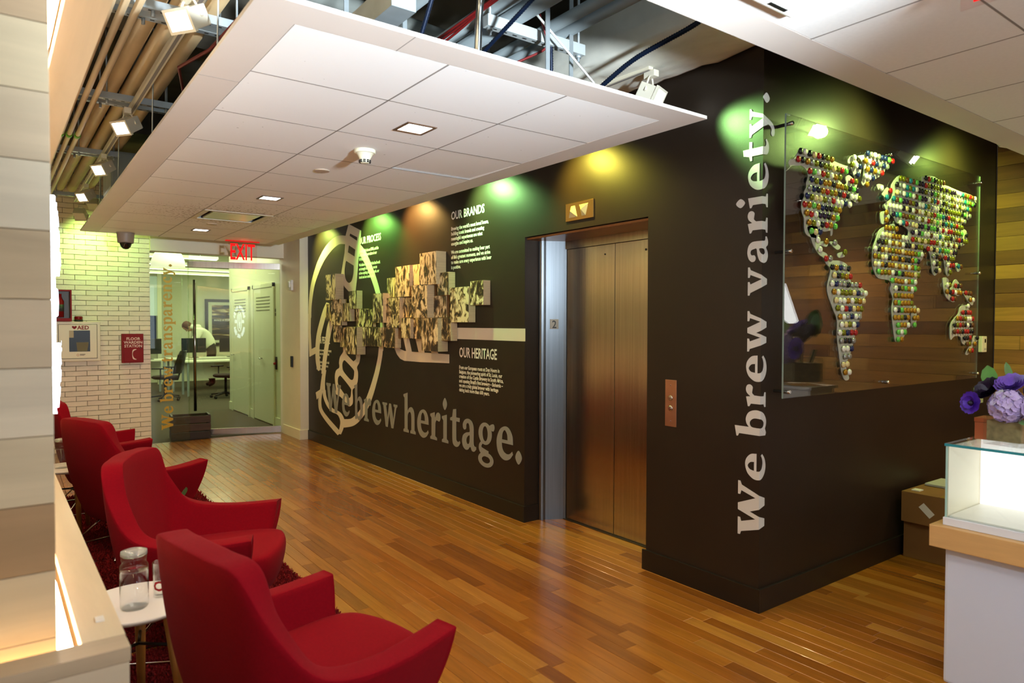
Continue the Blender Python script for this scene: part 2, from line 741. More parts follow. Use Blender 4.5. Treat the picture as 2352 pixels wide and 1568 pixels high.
# right hand plank wall (seen past the map wall and mirrored in the acrylic)
M_PLANKW = wood('plank_wall_wood', ['#6f4720', '#8a5b28', '#b28339', '#a8742f', '#c4974c', '#7d5024', '#93652c'], 0.5, 1, 0.8, 'object', 0.05, gstr=0.3)
ww = struct('wall_planked', MB().box(6.385, 6.5, -3.9, 2.13, 0, 3.6), M_RUBBER, label='wall of horizontal reclaimed wood planks')
rp = random.Random(8)
PH = 0.112
wp = []
for L in (0.7, 0.95, 1.2, 1.5):
    wp.append((L, MB().box(-0.008, 0.012, -L / 2 + 0.001, L / 2 - 0.001, -PH / 2 + 0.001, PH / 2 - 0.001).mesh('plank', M_PLANKW)))
for j in range(31):
    z = PH * (j + 0.5)
    y = 2.125 + (rp.random() * 0.6)
    while y > -2.0:
        L, me = rp.choice(wp)
        y0 = y - L
        if y > 2.125:
            Lc = 2.125 - y0
            if Lc > 0.05:
                o = MB().box(-0.008, 0.012, -Lc / 2 + 0.001, Lc / 2 - 0.001, -PH / 2 + 0.001, PH / 2 - 0.001).build('plank', M_PLANKW, ww)
                o.location = (6.375 + rp.uniform(-0.003, 0.003), y0 + Lc / 2, z)
        else:
            o = put('plank', me, ww)
            o.location = (6.375 + rp.uniform(-0.003, 0.003), y0 + L / 2, z)
        y = y0
# remaining shell
struct('wall_left', MB().box(-1.75, -1.6, -3.9, 9.85, 0, 3.6), M_WHITE)
mb = MB()
mb.box(-1.6, -0.4, -4.0, -3.9, 0, 3.6)
mb.box(3.6, 6.5, -4.0, -3.9, 0, 3.6)
mb.box(-0.4, 3.6, -4.0, -3.9, 0, 0.75)
mb.box(-0.4, 3.6, -4.0, -3.9, 2.75, 3.6)
struct('wall_back', mb, M_WHITE)
wn = struct('added_window', MB().box(-0.4, 3.6, -4.02, -4.0, 0.75, 2.75), emitter('fill_pane', '#dfeaf5', 0.6))  # unseen window, added for cool light from behind the camera
mb = MB()
for x in (-0.4, 0.93, 2.26, 3.56):
    mb.box(x, x + 0.04, -4.0, -3.92, 0.75, 2.75)
mb.box(-0.4, 3.6, -4.0, -3.92, 0.75, 0.79)
mb.box(-0.4, 3.6, -4.0, -3.92, 2.71, 2.75)
mb.build('window_frame', M_WPAINT, wn)
struct('ceiling_slab', MB().box(-1.75, 6.5, -4.0, 9.85, 3.6, 3.75), M_CONC, label='dark concrete slab above the open ceiling')
mb = MB()
mb.box(-1.6, 2.68, 4.3, 4.75, 3.30, 3.6)
mb.box(-1.6, 2.68, 7.2, 7.6, 3.3, 3.6)
struct('ceiling_beam', mb, M_CONC)

# ------------------------------------------------------------------ suspended ceilings
def tile_mat():
    m = bpy.data.materials.new('ceiling_tile')
    m.use_nodes = True
    n, l = nt(m)
    p = n['Principled BSDF']
    p.inputs['Roughness'].default_value = 0.7
    geo = n.new('ShaderNodeNewGeometry')
    nz = n.new('ShaderNodeTexNoise')
    nz.inputs['Scale'].default_value = 42
    nz.inputs['Detail'].default_value = 6
    l.new(geo.outputs['Position'], nz.inputs['Vector'])
    # soot specks around the supply air diffuser
    d = n.new('ShaderNodeVectorMath')
    d.operation = 'DISTANCE'
    d.inputs[1].default_value = (1.7, 6.8, 2.55)
    l.new(geo.outputs['Position'], d.inputs[0])
    mr = n.new('ShaderNodeMapRange')
    mr.inputs[1].default_value = 0.25
    mr.inputs[2].default_value = 1.15
    mr.inputs[3].default_value = 0.545
    mr.inputs[4].default_value = 0.74
    l.new(d.outputs['Value'], mr.inputs[0])
    gt = n.new('ShaderNodeMath')
    gt.operation = 'GREATER_THAN'
    l.new(nz.outputs[0], gt.inputs[0])
    l.new(mr.outputs[0], gt.inputs[1])
    mx = n.new('ShaderNodeMix')
    mx.data_type = 'RGBA'
    mx.inputs['A'].default_value = lin('#f0efee')
    mx.inputs['B'].default_value = lin('#5d4636')
    k = n.new('ShaderNodeMath')
    k.operation = 'MULTIPLY'
    k.inputs[1].default_value = 0.7
    l.new(gt.outputs[0], k.inputs[0])
    l.new(k.outputs[0], mx.inputs['Factor'])
    l.new(mx.outputs['Result'], p.inputs['Base Color'])
    return m


M_TILE = tile_mat()
M_GRID = pbr('ceiling_grid', '#8a8480', 0.6)


def ring(mb, x0, x1, y0, y1, ix0, ix1, iy0, iy1, z0, z1):
    mb.box(x0, ix0, y0, y1, z0, z1)
    mb.box(ix1, x1, y0, y1, z0, z1)
    mb.box(ix0, ix1, y0, iy0, z0, z1)
    if iy1 < y1:
        mb.box(ix0, ix1, iy1, y1, z0, z1)


ZC = 2.55
CX = [0.79, 1.40, 2.01, 2.62]
CY = [2.328] + [2.86 + 0.61 * i for i in range(10)] + [8.85]
mb = MB()
ring(mb, 0.63, 2.79, 2.172, 8.86, CX[0], CX[-1], CY[0], CY[-1], ZC, ZC + 0.016)
cl = struct('ceiling', mb, M_CEIL, label='suspended white ceiling panel with square tiles')
mb = MB()
for x in CX[1:-1]:
    mb.box(x - 0.0042, x + 0.0042, CY[0], CY[-1], ZC + 0.0002, ZC + 0.03)
for y in CY[1:-1]:
    mb.box(CX[0], CX[-1], y - 0.0042, y + 0.0042, ZC + 0.0002, ZC + 0.03)
mb.box(CX[0], CX[-1], CY[0], CY[-1], ZC + 0.05, ZC + 0.06)
mb.build('ceiling_grid', M_GRID, cl)
VENT = (1, 7)   # column, row index of the air diffuser
LIGHTS = {(1, 1): (1.71, 3.18), (1, 6): None, (1, 9): None}
tile_cache = {}


def tile(parent, x0, x1, y0, y1, z, mat):
    key = (round(x1 - x0, 3), round(y1 - y0, 3), mat.name)
    if key not in tile_cache:
        a, b = (x1 - x0) / 2 - 0.0035, (y1 - y0) / 2 - 0.0035
        tile_cache[key] = MB().box(-a, a, -b, b, 0, 0.003).mesh('ceiling_tile', mat)
    o = put('ceiling_tile', tile_cache[key], parent)
    o.location = ((x0 + x1) / 2, (y0 + y1) / 2, z)
    return o


for i in range(3):
    for j in range(len(CY) - 1):
        if (i, j) == VENT:
            continue
        t = tile(cl, CX[i], CX[i + 1], CY[j], CY[j + 1], ZC + 0.0006, M_TILE)
        if (i, j) == (2, 2):
            t.rotation_euler = (R(0.9), 0, 0)
            t.location.z += 0.006
# seams of the drywall frame
mb = MB()
mb.box(0.63, 0.79, 3.02, 3.023, ZC - 0.0006, ZC)
mb.box(1.17, 1.173, 2.172, 2.328, ZC - 0.0006, ZC)
mb.build('joint_line', M_GRID, cl)

ZR = 2.65
RX = [1.32 + 0.61 * i for i in range(9)] + [6.36]
RY = [-2.7 + 0.61 * i for i in range(7)] + [1.485]
mb = MB()
ring(mb, 1.16, 6.365, -2.86, 1.645, RX[0], RX[-1] - 0.001, RY[0], RY[-1], ZR, ZR + 0.016)
cr = struct('ceiling_near', mb, M_CEIL, label='second suspended ceiling panel over the display counter')
mb = MB()
for x in RX[1:-1]:
    mb.box(x - 0.0042, x + 0.0042, RY[0], RY[-1], ZR + 0.0002, ZR + 0.03)
for y in RY[1:-1]:
    mb.box(RX[0], RX[-1], y - 0.0042, y + 0.0042, ZR + 0.0002, ZR + 0.03)
mb.box(RX[0], RX[-1], RY[0], RY[-1], ZR + 0.05, ZR + 0.06)
mb.build('ceiling_grid', M_GRID, cr)
M_TILE2 = pbr('ceiling_tile_plain', '#ecebe9', 0.7, noise=0.02, nscale=60)
for i in range(len(RX) - 1):
    for j in range(len(RY) - 1):
        tile(cr, RX[i], RX[i + 1], RY[j], RY[j + 1], ZR + 0.0006, M_TILE2)

# ------------------------------------------------------------------ elevator
XD = 3.52
M_JAMB = pbr('grey_steel_jamb', '#73797f', 0.32, 1.0, noise=0.10, nscale=1.0, stretch=(60, 60, 1.2))
ydl = 4.062
yseam = onplane(1411, 900, 0, XD).y
el = thing('door_1', 'brushed steel elevator doors in a recessed black opening', None, (XD, 3.5, 0), kind='structure')
MB().box(XD, XD + 0.03, yseam + 0.002, ydl, 0.008, 2.12, 0.002).build('door_panel', M_STEEL, el)
MB().box(XD, XD + 0.03, EY0 - 0.02, yseam - 0.002, 0.008, 2.12, 0.002).build('door_panel', M_STEEL, el)
MB().box(XD - 0.012, XD + 0.05, EY0, ydl + 0.02, 2.122, 2.185).build('door_header', M_STEEL, el)
M_COPPER = pbr('brown_steel', '#8a5a34', 0.35, 0.6, noise=0.1, nscale=5)
MB().box(XW + 0.02, XD + 0.05, EY0, EY1, 2.185, 2.20).build('soffit', M_COPPER, el)
MB().box(XD - 0.02, XD + 0.08, EY0, EY1, -0.01, 0.006).build('sill', pbr('sill_metal', '#4d4740', 0.4, 0.8), el)
prof = [(3.335, 4.188), (3.333, 4.172), (3.340, 4.158), (3.355, 4.150), (3.375, 4.146), (3.50, 4.079), (3.516, 4.066), (3.56, 4.066), (3.56, 4.188)]
mb = MB()
b = len(prof)
mb.smooth = False
mb.add([(x, y, 0) for x, y in prof] + [(x, y, 2.185) for x, y in prof],
       [(i, (i + 1) % b, (i + 1) % b + b, i + b) for i in range(b)] + [tuple(range(b))[::-1], tuple(range(b, 2 * b))])
mb.build('door_jamb', M_JAMB, el)
MB().box(3.333, 3.56, EY0, EY0 + 0.03, 0, 2.185).build('door_jamb', M_STEEL, el)
mb = MB()
mb.lathe([(0.008, 0), (0.008, 0.003)], XD, 3.24, 2.05, 12, 'x')
mb.build('key_hole', M_DARK, el)
MB().lathe([(0.006, 0), (0.006, 0.003)], XD, 3.64, 2.05, 12, 'x').build('key_hole', M_DARK, el)
MB().box(XW + 0.02, XD + 0.02, EY1 - 0.0005, EY1 + 0.02, 0.126, 2.2).build('reveal', M_BLACK, el)
MB().box(XW + 0.152, 3.9, EY0 - 0.02, EY1 + 0.02, 2.2, 2.3).build('shaft_lintel', M_RUBBER, el)
MB().box(3.62, 3.64, EY0 - 0.05, EY1 + 0.05, 0, 2.3).build('shaft_back', M_RUBBER, el)

# floor number plate on the jamb
pc = Vector((3.432, 4.113, 0))
dirj = Vector((3.50 - 3.375, 4.079 - 4.146, 0)).normalized()
nj = Vector((dirj.y, -dirj.x, 0))
if nj.x > 0:
    nj = -nj
zc = onplane(1275, 744, 1, 4.113).z
pl = thing('floor_number_plate', 'small dark metal plate with the floor number on the steel elevator jamb', 'sign', (pc.x, pc.y, zc))


def onjamb(a, b, off):
    return pc + dirj * a + nj * off + Vector((0, 0, zc + b))


mb = MB()
vs = [onjamb(a, b, o_) for o_ in (0.0005, 0.003) for a, b in ((-.034, -.038), (.034, -.038), (.034, .038), (-.034, .038))]
mb.add(vs, [(4, 5, 6, 7), (0, 1, 5, 4), (1, 2, 6, 5), (2, 3, 7, 6), (3, 0, 4, 7)])
mb.build('plate', pbr('plate_bronze', '#7d7468', 0.4, 0.7), pl)
me = text_mesh('2', 0.085, 'CENTER', bold=0.001, xs=0.85)
remap(me, lambda c: onjamb(c.x, c.y - 0.031, 0.0036))
put('digit', setmat(me, M_DARK), pl)

# call button plate
hp = thing('elevator_call_panel', 'copper coloured call button plate with two round buttons right of the elevator', 'button panel', (XW, 2.735, 0.92))
M_CU = pbr('copper_steel', '#c99a80', 0.3, 0.9, noise=0.08, nscale=10)
MB().box(XW - 0.006, XW, 2.692, 2.778, 0.922, 1.203, 0.002).build('plate', M_CU, hp)
for z in (1.032, 1.094):
    bt_ = MB().lathe([(0.017, 0), (0.017, 0.004), (0.012, 0.006)], XW - 0.006, 2.735, z, 18, 'x').build('button', M_STEEL, hp)
    MB().lathe([(0.007, 0.006), (0.006, 0.009)], XW - 0.006, 2.735, z, 12, 'x').build('button_centre', M_CHROME, bt_)
for z in (0.955, 1.17):
    MB().lathe([(0.005, 0), (0.004, 0.002)], XW - 0.006, 2.735, z, 10, 'x').build('screw', M_CHROME, hp)

# hall lantern above the door
ln = thing('elevator_indicator', 'brass indicator plate with two faceted arrow lamps above the elevator', 'indicator', (XW, 3.56, 2.26))
M_BRASS = pbr('brass_plate', '#c9a15e', 0.22, 0.95)
MB().box(XW - 0.012, XW, 3.415, 3.70, 2.262, 2.388, 0.003).build('plate', M_BRASS, ln)
M_LENS = pbr('amber_lens', '#d9cd93', 0.25, 0.0, trans=0.3)
for (yc, up) in ((3.62, 1), (3.51, -1)):
    z0, z1 = 2.285, 2.365
    if up < 0:
        z0, z1 = z1, z0
    vs = [(XW - 0.012, yc - 0.045, z0), (XW - 0.012, yc + 0.045, z0), (XW - 0.012, yc + 0.02, z1), (XW - 0.012, yc - 0.02, z1), (XW - 0.04, yc, (z0 + z1) / 2), ]
    mb = MB()
    mb.add(vs, [(0, 1, 4), (1, 2, 4), (2, 3, 4), (3, 0, 4)])
    mb.build('arrow_lamp', M_LENS, ln)

# ------------------------------------------------------------------ lettering: serif glyphs drawn as outlines (x-height = 1)
def stroke(pts, n=8):
    """(x, y, width) centre line -> outline"""
    c = spline([(p[0], p[1]) for p in pts], n)
    ws = spline([(i, p[2]) for i, p in enumerate(pts)], n)
    Lf, Rt = [], []
    for i, p in enumerate(c):
        a = c[max(i - 1, 0)]
        b = c[min(i + 1, len(c) - 1)]
        t = (b - a).normalized()
        nn = Vector((-t.y, t.x))
        h = ws[i].y / 2
        Lf.append(p + nn * h)
        Rt.append(p - nn * h)
    return Lf + Rt[::-1]


def ell(cx, cy, rx, ry, n=28):
    return [Vector((cx + rx * math.cos(2 * math.pi * i / n), cy + ry * math.sin(2 * math.pi * i / n))) for i in range(n)]


S = 1
WC = [(0, 1), (.46, 1), (.46, .92), (.36, .88), (.5, .38), (.66, 1.0), (.84, 1.0), (1.06, .38), (1.19, .88), (1.08, .92), (1.08, 1), (1.44, 1),
      (1.44, .92), (1.34, .87), (1.06, 0), (.86, 0), (.67, .58), (.52, 0), (.32, 0), (.09, .88), (0, .92)]
VC = [(0, 1), (.48, 1), (.48, .92), (.39, .88), (.56, .34), (.73, .88), (.63, .92), (.63, 1), (1.0, 1), (1.0, .92), (.9, .87), (.58, 0), (.39, 0), (.09, .88), (0, .92)]
G = {}


def corners(l):
    return [Vector(p) for p in l]


G['w'] = (1.44, [[corners(WC)]])
G['W'] = (1.95, [[[Vector((x * 1.35, y * 1.38)) for x, y in WC]]])
G['v'] = (1.0, [[corners(VC)]])
G['y'] = (1.0, [[spline([(0, 1, S), (.48, 1, S), (.48, .92, S), (.39, .88, S), (.58, .34, S), (.73, .88, S), (.63, .92, S), (.63, 1, S), (1.0, 1, S), (1.0, .92, S), (.9, .87, S),
                        (.56, -.08, S), (.44, -.33), (.24, -.44), (.07, -.40), (.03, -.27), (.12, -.19), (.26, -.22), (.36, -.12), (.40, .02, S), (.09, .88, S), (0, .92, S)], 5, True)]])
G['.'] = (0.36, [[spline([(.17, .37), (.35, .16), (.17, -.06), (0, .15)], 6, True)]])
STEM = [(0, 0, S), (0, .09, S), (.1, .14, S), (.1, .8, S), (0, .87, S), (0, .94, S), (.36, 1.03, S), (.36, .14, S), (.47, .09, S), (.47, 0, S)]
G['i'] = (.47, [[spline(STEM, 4, True)], [spline([(.22, 1.62), (.38, 1.40), (.22, 1.18), (.06, 1.39)], 6, True)]])
G['r'] = (.76, [[spline([(0, 0, S), (0, .09, S), (.1, .14, S), (.1, .8, S), (0, .87, S), (0, .94, S), (.34, 1.03, S), (.36, .82, S), (.48, .99), (.62, 1.04), (.75, .98), (.78, .84), (.70, .72), (.58, .73), (.48, .74), (.40, .64, S),
                        (.38, .14, S), (.52, .09, S), (.52, 0, S)], 5, True)]])
G['h'] = (1.06, [[spline([(0, 0, S), (0, .09, S), (.1, .14, S), (.1, 1.36, S), (0, 1.42, S), (0, 1.49, S), (.37, 1.58, S), (.37, .86, S), (.52, .99), (.71, 1.03), (.89, .92), (.96, .68), (.96, .14, S),
                         (1.06, .09, S), (1.06, 0, S), (.6, 0, S), (.6, .09, S), (.69, .14, S), (.69, .64), (.64, .8), (.53, .83), (.43, .77), (.37, .66, S), (.37, .14, S), (.47, .09, S), (.47, 0, S)], 5, True)]])
G['n'] = (1.06, [[spline([(0, 0, S), (0, .09, S), (.1, .14, S), (.1, .8, S), (0, .87, S), (0, .94, S), (.34, 1.03, S), (.36, .85, S), (.52, .99), (.71, 1.03), (.89, .92), (.96, .68), (.96, .14, S),
                         (1.06, .09, S), (1.06, 0, S), (.6, 0, S), (.6, .09, S), (.69, .14, S), (.69, .64), (.64, .8), (.53, .83), (.43, .77), (.37, .66, S), (.37, .14, S), (.47, .09, S), (.47, 0, S)], 5, True)]])
G['e'] = (.93, [[spline([(.93, .50, S), (.89, .78), (.71, .99), (.48, 1.04), (.22, .94), (.05, .71), (0, .48), (.06, .22), (.24, .03), (.5, -.04), (.76, .04), (.93, .2, S), (.88, .29, S), (.75, .20), (.58, .17),
                        (.41, .23), (.32, .36), (.30, .50, S)], 5, True), spline([(.31, .61, S), (.63, .61, S), (.60, .8), (.47, .92), (.35, .82)], 5, True)]])
BOWL = spline([(.37, .70), (.46, .83), (.58, .82), (.68, .68), (.70, .48), (.67, .27), (.57, .13), (.45, .14), (.37, .27)], 5, True)
G['b'] = (.98, [[spline([(.1, 0, S), (.1, 1.36, S), (0, 1.42, S), (0, 1.49, S), (.37, 1.58, S), (.37, .88, S), (.5, 1.0), (.68, 1.03), (.88, .91), (.98, .66), (.98, .4), (.88, .13), (.68, -.03), (.5, -.04), (.34, .03, S), (.2, -.05, S)], 5, True), BOWL]])
G['p'] = (.98, [[spline([(0, -.42, S), (0, -.34, S), (.1, -.29, S), (.1, .8, S), (0, .87, S), (0, .94, S), (.35, 1.03, S), (.37, .9, S), (.5, 1.0), (.68, 1.03), (.88, .91), (.98, .66), (.98, .4), (.88, .13), (.68, -.03), (.5, -.04), (.37, .03, S),
                        (.37, -.29, S), (.48, -.34, S), (.48, -.42, S)], 5, True), BOWL]])
G['t'] = (.70, [[spline([(0, .86, S), (0, .95, S), (.15, 1.0, S), (.21, 1.27, S), (.43, 1.30, S), (.43, 1.0, S), (.68, 1.0, S), (.66, .86, S), (.43, .86, S), (.43, .3), (.47, .18), (.57, .15), (.67, .2, S), (.71, .13, S), (.58, 0), (.4, -.04),
                        (.22, .03), (.16, .22), (.16, .86, S)], 5, True)]])
G['a'] = (.94, [[spline([(.07, .70), (.06, .84), (.18, .98), (.40, 1.04), (.63, .98), (.75, .82), (.77, .6), (.77, .26), (.81, .15), (.93, .13, S), (.94, .05, S), (.80, -.04), (.65, -.03), (.55, .09), (.40, -.02), (.22, -.04), (.06, .06), (0, .25),
                        (.07, .44), (.27, .55), (.50, .60), (.50, .74), (.46, .86), (.37, .89), (.29, .83), (.28, .70), (.17, .64)], 5, True),
                 spline([(.50, .48), (.35, .41), (.29, .28), (.35, .17), (.45, .19), (.50, .28)], 5, True)]])
G['g'] = (.98, [[ell(.42, .66, .41, .37), ell(.42, .66, .16, .25)], [spline([(.62, .90, S), (.78, 1.0), (.93, 1.02), (.99, .92), (.93, .80), (.80, .80), (.70, .84, S)], 5, True)],
                [stroke([(.24, .36, .10), (.12, .24, .15), (.16, .10, .20), (.40, .03, .22), (.62, .0, .20)])],
                [[Vector((.46 + .47 * math.cos(t * math.pi / 18), -.20 + .25 * math.sin(t * math.pi / 18))) for t in range(36)], [Vector((.47 + .25 * math.cos(t * math.pi / 18), -.20 + .115 * math.sin(t * math.pi / 18))) for t in range(36)]]])
G['s'] = (.72, [[stroke([(.64, .74, .12), (.60, .88, .13), (.40, .96, .15), (.19, .86, .22), (.18, .68, .26), (.36, .55, .28), (.55, .42, .28), (.58, .20, .24), (.38, .06, .16), (.15, .10, .13), (.07, .27, .11)])]])
G['c'] = (.82, [[spline([(.80, .84), (.70, .98), (.46, 1.04), (.20, .94), (.04, .71), (0, .48), (.06, .22), (.24, .03), (.48, -.04), (.70, .03), (.84, .2, S), (.79, .28, S), (.67, .2), (.53, .18), (.38, .26), (.31, .46), (.33, .7), (.42, .88), (.52, .88), (.56, .72), (.68, .66), (.78, .72)], 5, True)]])


def set_word(txt, gap=.13, space=.42):
    """-> list of (glyph, x offset), total width"""
    x = 0
    out = []
    for ch in txt:
        if ch == ' ':
            x += space
            continue
        out.append((ch, x))
        x += G[ch][0] + gap
    return out, x - gap


def lettering(txt, parent, mat, mapper, width, xh, depth=0.0015, bis=None):
    lay, tot = set_word(txt)
    kx = width / tot
    for ch, x0 in lay:
        comps = []
        for k, comp in enumerate(G[ch][1]):
            me = flat(comp, depth)
            for v in me.vertices:
                v.co = Vector(((v.co.x + x0) * kx, v.co.y * xh, v.co.z + k * 0.0001))
            comps.append(me)
        mb = join(comps)
        me = mb.mesh('letter', mat)
        if bis is not None:
            bm = bmesh.new()
            bm.from_mesh(me)
            bmesh.ops.bisect_plane(bm, geom=bm.verts[:] + bm.edges[:] + bm.faces[:], plane_co=(0, bis, 0), plane_no=(0, 1, 0))
            bm.to_mesh(me)
            bm.free()
        remap(me, mapper)
        put('letter', me, parent)


M_GREYL = pbr('grey_vinyl', '#8f8f8c', 0.5)
M_LGREY = pbr('pale_grey_vinyl', '#d2cfcb', 0.5)
M_CREAM = pbr('cream_vinyl', '#e4d8c4', 0.5, alpha=0.94)
M_PRINT = pbr('white_print', '#f3ece0', 0.5)
M_GOLD = pbr('gold_vinyl', '#c39a1c', 0.45, emit='#c39a1c', estr=0.0)

t1 = thing('wall_lettering', 'large grey serif words We brew heritage along the bottom of the black wall', 'lettering', (XW, 6.2, 0.44))
lettering('We brew heritage.', t1, M_GREYL, lambda c: Vector((XW - 0.0022 - c.z, 8.30 - c.x, 0.452 + c.y)), 4.085, 0.253)
YB = 2.085
t2 = thing('wall_lettering', 'tall pale grey serif words We brew variety running up the corner of the black wall', 'lettering', (XW, 2.2, 0.4))


def wrap(c):
    s = YB + c.y
    if s >= YM - 1e-7:
        return Vector((XW - 0.001 - c.z, s, 0.392 + c.x))
    return Vector((XW + (YM - s) - 0.001, YM - 0.001 - c.z, 0.392 + c.x))


lettering('We brew variety.', t2, M_LGREY, wrap, 2.365, 0.127, bis=YM - YB)

# printed paragraphs
def para(name, label, y, blocks):
    t = thing(name, label, 'wall text', (XW, y, blocks[0][2]))
    for (nm, txt, z, size, xs, bold, line) in blocks:
        me = text_mesh(txt, size, 'LEFT', bold=bold, xs=xs, line=line)
        remap(me, lambda c: Vector((XW - 0.0015, y - c.x, z + c.y)))
        put(nm, setmat(me, M_PRINT), t)


HS = 0.102
para('wall_text', 'white heading OUR BRANDS with two paragraphs, top right of the mural', 5.278, [
    ('heading', 'OUR BRANDS', 2.470, HS, 0.84, 0.0018, 1),
    ('paragraph', "Brewing the world's most loved beers,\nbuilding iconic brands and creating\nmeaningful experiences are what\nenergize and inspire us.", 2.375, 0.044, 0.86, 0.0012, 1.02),
    ('paragraph', "We are committed to making beer part\nof life's greatest moments, and we strive\nto make sure every experience with beer\nis positive.", 2.165, 0.044, 0.86, 0.0012, 1.02)])
para('wall_text', 'white heading OUR HERITAGE with a paragraph under the white stripe', 5.142, [
    ('heading', 'OUR HERITAGE', 1.247, 0.122, 0.68, 0.0022, 1),
    ('paragraph', "From our European roots at Den Hoorn in\nBelgium, the pioneering spirit of St. Louis, our\ncreation of the Castle Brewery in South Africa,\nand opening Brazil's first brewery \u2013 Bohemia \u2013\nwe are a truly global brewer with heritage\ndating back more than 600 years.", 1.142, 0.044, 0.80, 0.0012, 0.90)])
para('wall_text', 'white heading OUR PROCESS with two paragraphs beside the bottle neck', 7.29, [
    ('heading', 'OUR PROCESS', 2.437, 0.108, 0.82, 0.0018, 1),
    ('paragraph', "Dreaming big is in our DNA, and the\nmindset behind our culture is our\n10 Principles.", 2.345, 0.046, 0.74, 0.0012, 1.0),
    ('paragraph', "We believe that through the hard work\nand strength of our teams, we can\nachieve anything with our people, our\nbrands and our communities.", 2.190, 0.046, 0.74, 0.0012, 1.0)])
para('wall_text', 'white heading OUR PEOPLE with two paragraphs at the left end of the mural', 8.638, [
    ('heading', 'OUR PEOPLE', 1.292, 0.122, 0.66, 0.0022, 1),
    ('paragraph', "Our people are owners, building a company\nto be the best, with our passion, bold\nand resilient.", 1.19, 0.046, 0.62, 0.0012, 1.0),
    ('paragraph', "Great people are empowered to lead\nand to deliver results, and grow at\nthe pace of their talent.", 1.04, 0.046, 0.62, 0.0012, 1.0)])

# ------------------------------------------------------------------ mural emblem (hand, bottle, ring)
em = thing('wall_emblem', 'large cream emblem of a ring and hand holding a bottle painted on the black wall', 'mural', (XW, 8.0, 0.2))


def toW(pts, ox, oy, s):
    out = []
    for p in pts:
        q = onplane(ox + p[0] / s, oy + p[1] / s, 0, XW)
        out.append((q.y, q.z) + tuple(p[2:3]))
    return out


def wall_shape(name, contours, off=0.0008):
    me = flat(contours, 0.0006)
    remap(me, lambda c: Vector((XW - off - c.z, c.x, c.y)))
    return put(name, setmat(me, M_CREAM), em)


def band(name, pts, ox, oy, s, off):
    """centre line with widths in photo pixels, laid on the wall"""
    o = stroke(pts, 6)
    c = [(lambda q: (q.y, q.z))(onplane(ox + p.x / s, oy + p.y / s, 0, XW)) for p in o]
    return wall_shape(name, [c], off)


A = (700, 500, 4.354)
B = (700, 760, 6.2727)
Dd = (860, 560, 5.807)
band('ring', [(52, 1000, 27), (54, 880, 30), (75, 700, 37), (112, 560, 45), (165, 425, 56), (240, 305, 72), (330, 226, 84), (410, 222, 84)], *A, 0.0008)
band('ring', [(500, 262, 74), (555, 320, 70), (600, 390, 62), (655, 510, 55), (702, 640, 50), (735, 760, 46), (760, 900, 42), (775, 1050, 40), (772, 1200, 38), (765, 1330, 40)], *A, 0.0008)
band('ring', [(1100, 200, 60), (1090, 340, 60), (1066, 480, 62), (1030, 640, 66), (960, 880, 76), (890, 1060, 86), (800, 1210, 96), (690, 1310, 108), (560, 1330, 122)], *B, 0.0010)
wall_shape('cuff', [toW([(36, 960), (62, 960), (60, 1150), (70, 1312), (108, 1292), (128, 1268), (118, 1352), (48, 1390), (38, 1200)], *A)], 0.0011)
band('finger', [(232, 850, 30), (205, 930, 45), (165, 1070, 46), (140, 1180, 44), (128, 1300, 40), (130, 1420, 40), (140, 1500, 34), (140, 1530, 8)], *A, 0.0012)
band('finger', [(275, 1010, 55), (245, 1120, 50), (222, 1270, 42), (200, 1420, 40), (186, 1560, 38)], *A, 0.0012)
band('finger', [(290, 560, 45), (272, 660, 52), (262, 760, 60), (258, 850, 74)], *B, 0.0013)
band('palm', [(240, 850, 50), (222, 960, 45), (220, 1060, 44), (240, 1150, 48), (320, 1270, 58), (430, 1400, 64), (500, 1480, 60)], *B, 0.0014)
band('palm', [(280, 850, 45), (292, 950, 45), (335, 1060, 45), (400, 1140, 50), (470, 1172, 50), (515, 1215, 55), (545, 1300, 62), (530, 1400, 56), (500, 1480, 50)], *B, 0.0015)
wall_shape('knuckle', [toW([(160, 885), (240, 832), (240, 950), (195, 965), (175, 987)], *B)], 0.0016)
fing = [toW([(555, 235), (555, 300), (512, 370), (497, 450), (500, 525), (456, 565), (436, 640), (440, 740), (452, 840), (445, 900), (520, 950), (590, 1030), (640, 1085), (690, 1050), (697, 960), (690, 850), (735, 800), (765, 720), (770, 600),
             (755, 520), (790, 450), (800, 340), (745, 340), (740, 400), (710, 432), (690, 425), (597, 318), (597, 235)], *B),
        toW([(545, 470), (560, 430), (590, 430), (700, 550), (715, 600), (705, 680), (680, 705), (640, 680), (560, 580), (545, 520)], *B),
        toW([(480, 690), (500, 650), (530, 655), (660, 820), (670, 880), (660, 950), (630, 965), (590, 930), (490, 780)], *B)]
wall_shape('grip', [spline(c, 4, True) for c in fing], 0.0017)
bot = [toW([(440, 62), (565, 128), (560, 260), (540, 400), (525, 600), (510, 730), (440, 735), (400, 690), (378, 650), (350, 740), (360, 600), (400, 350), (410, 180)], *A),
       toW([(455, 157), (527, 195), (525, 230), (450, 180)], *A), toW([(443, 275), (507, 318), (500, 387), (433, 345)], *A),
       spline(toW([(415, 430, 1), (492, 478, 1), (488, 560), (470, 630), (440, 650), (410, 610), (400, 540), (408, 470)], *A), 5, True)]
wall_shape('bottle', bot, 0.0019)
hook = [toW([(262, 1375), (300, 1470), (345, 1530), (400, 1558), (608, 1575), (1000, 1590), (1000, 1472), (480, 1435), (400, 1425), (345, 1400), (325, 1370)], *Dd)]
wall_shape('stripe', hook, 0.0008)
for q in ([(375, 1200), (450, 1200), (502, 1440), (425, 1428)], [(535, 1200), (612, 1200), (672, 1450), (590, 1440)], [(700, 1300), (770, 1300), (855, 1462), (765, 1455)]):
    wall_shape('stripe', [toW(q, *Dd)], 0.0010)
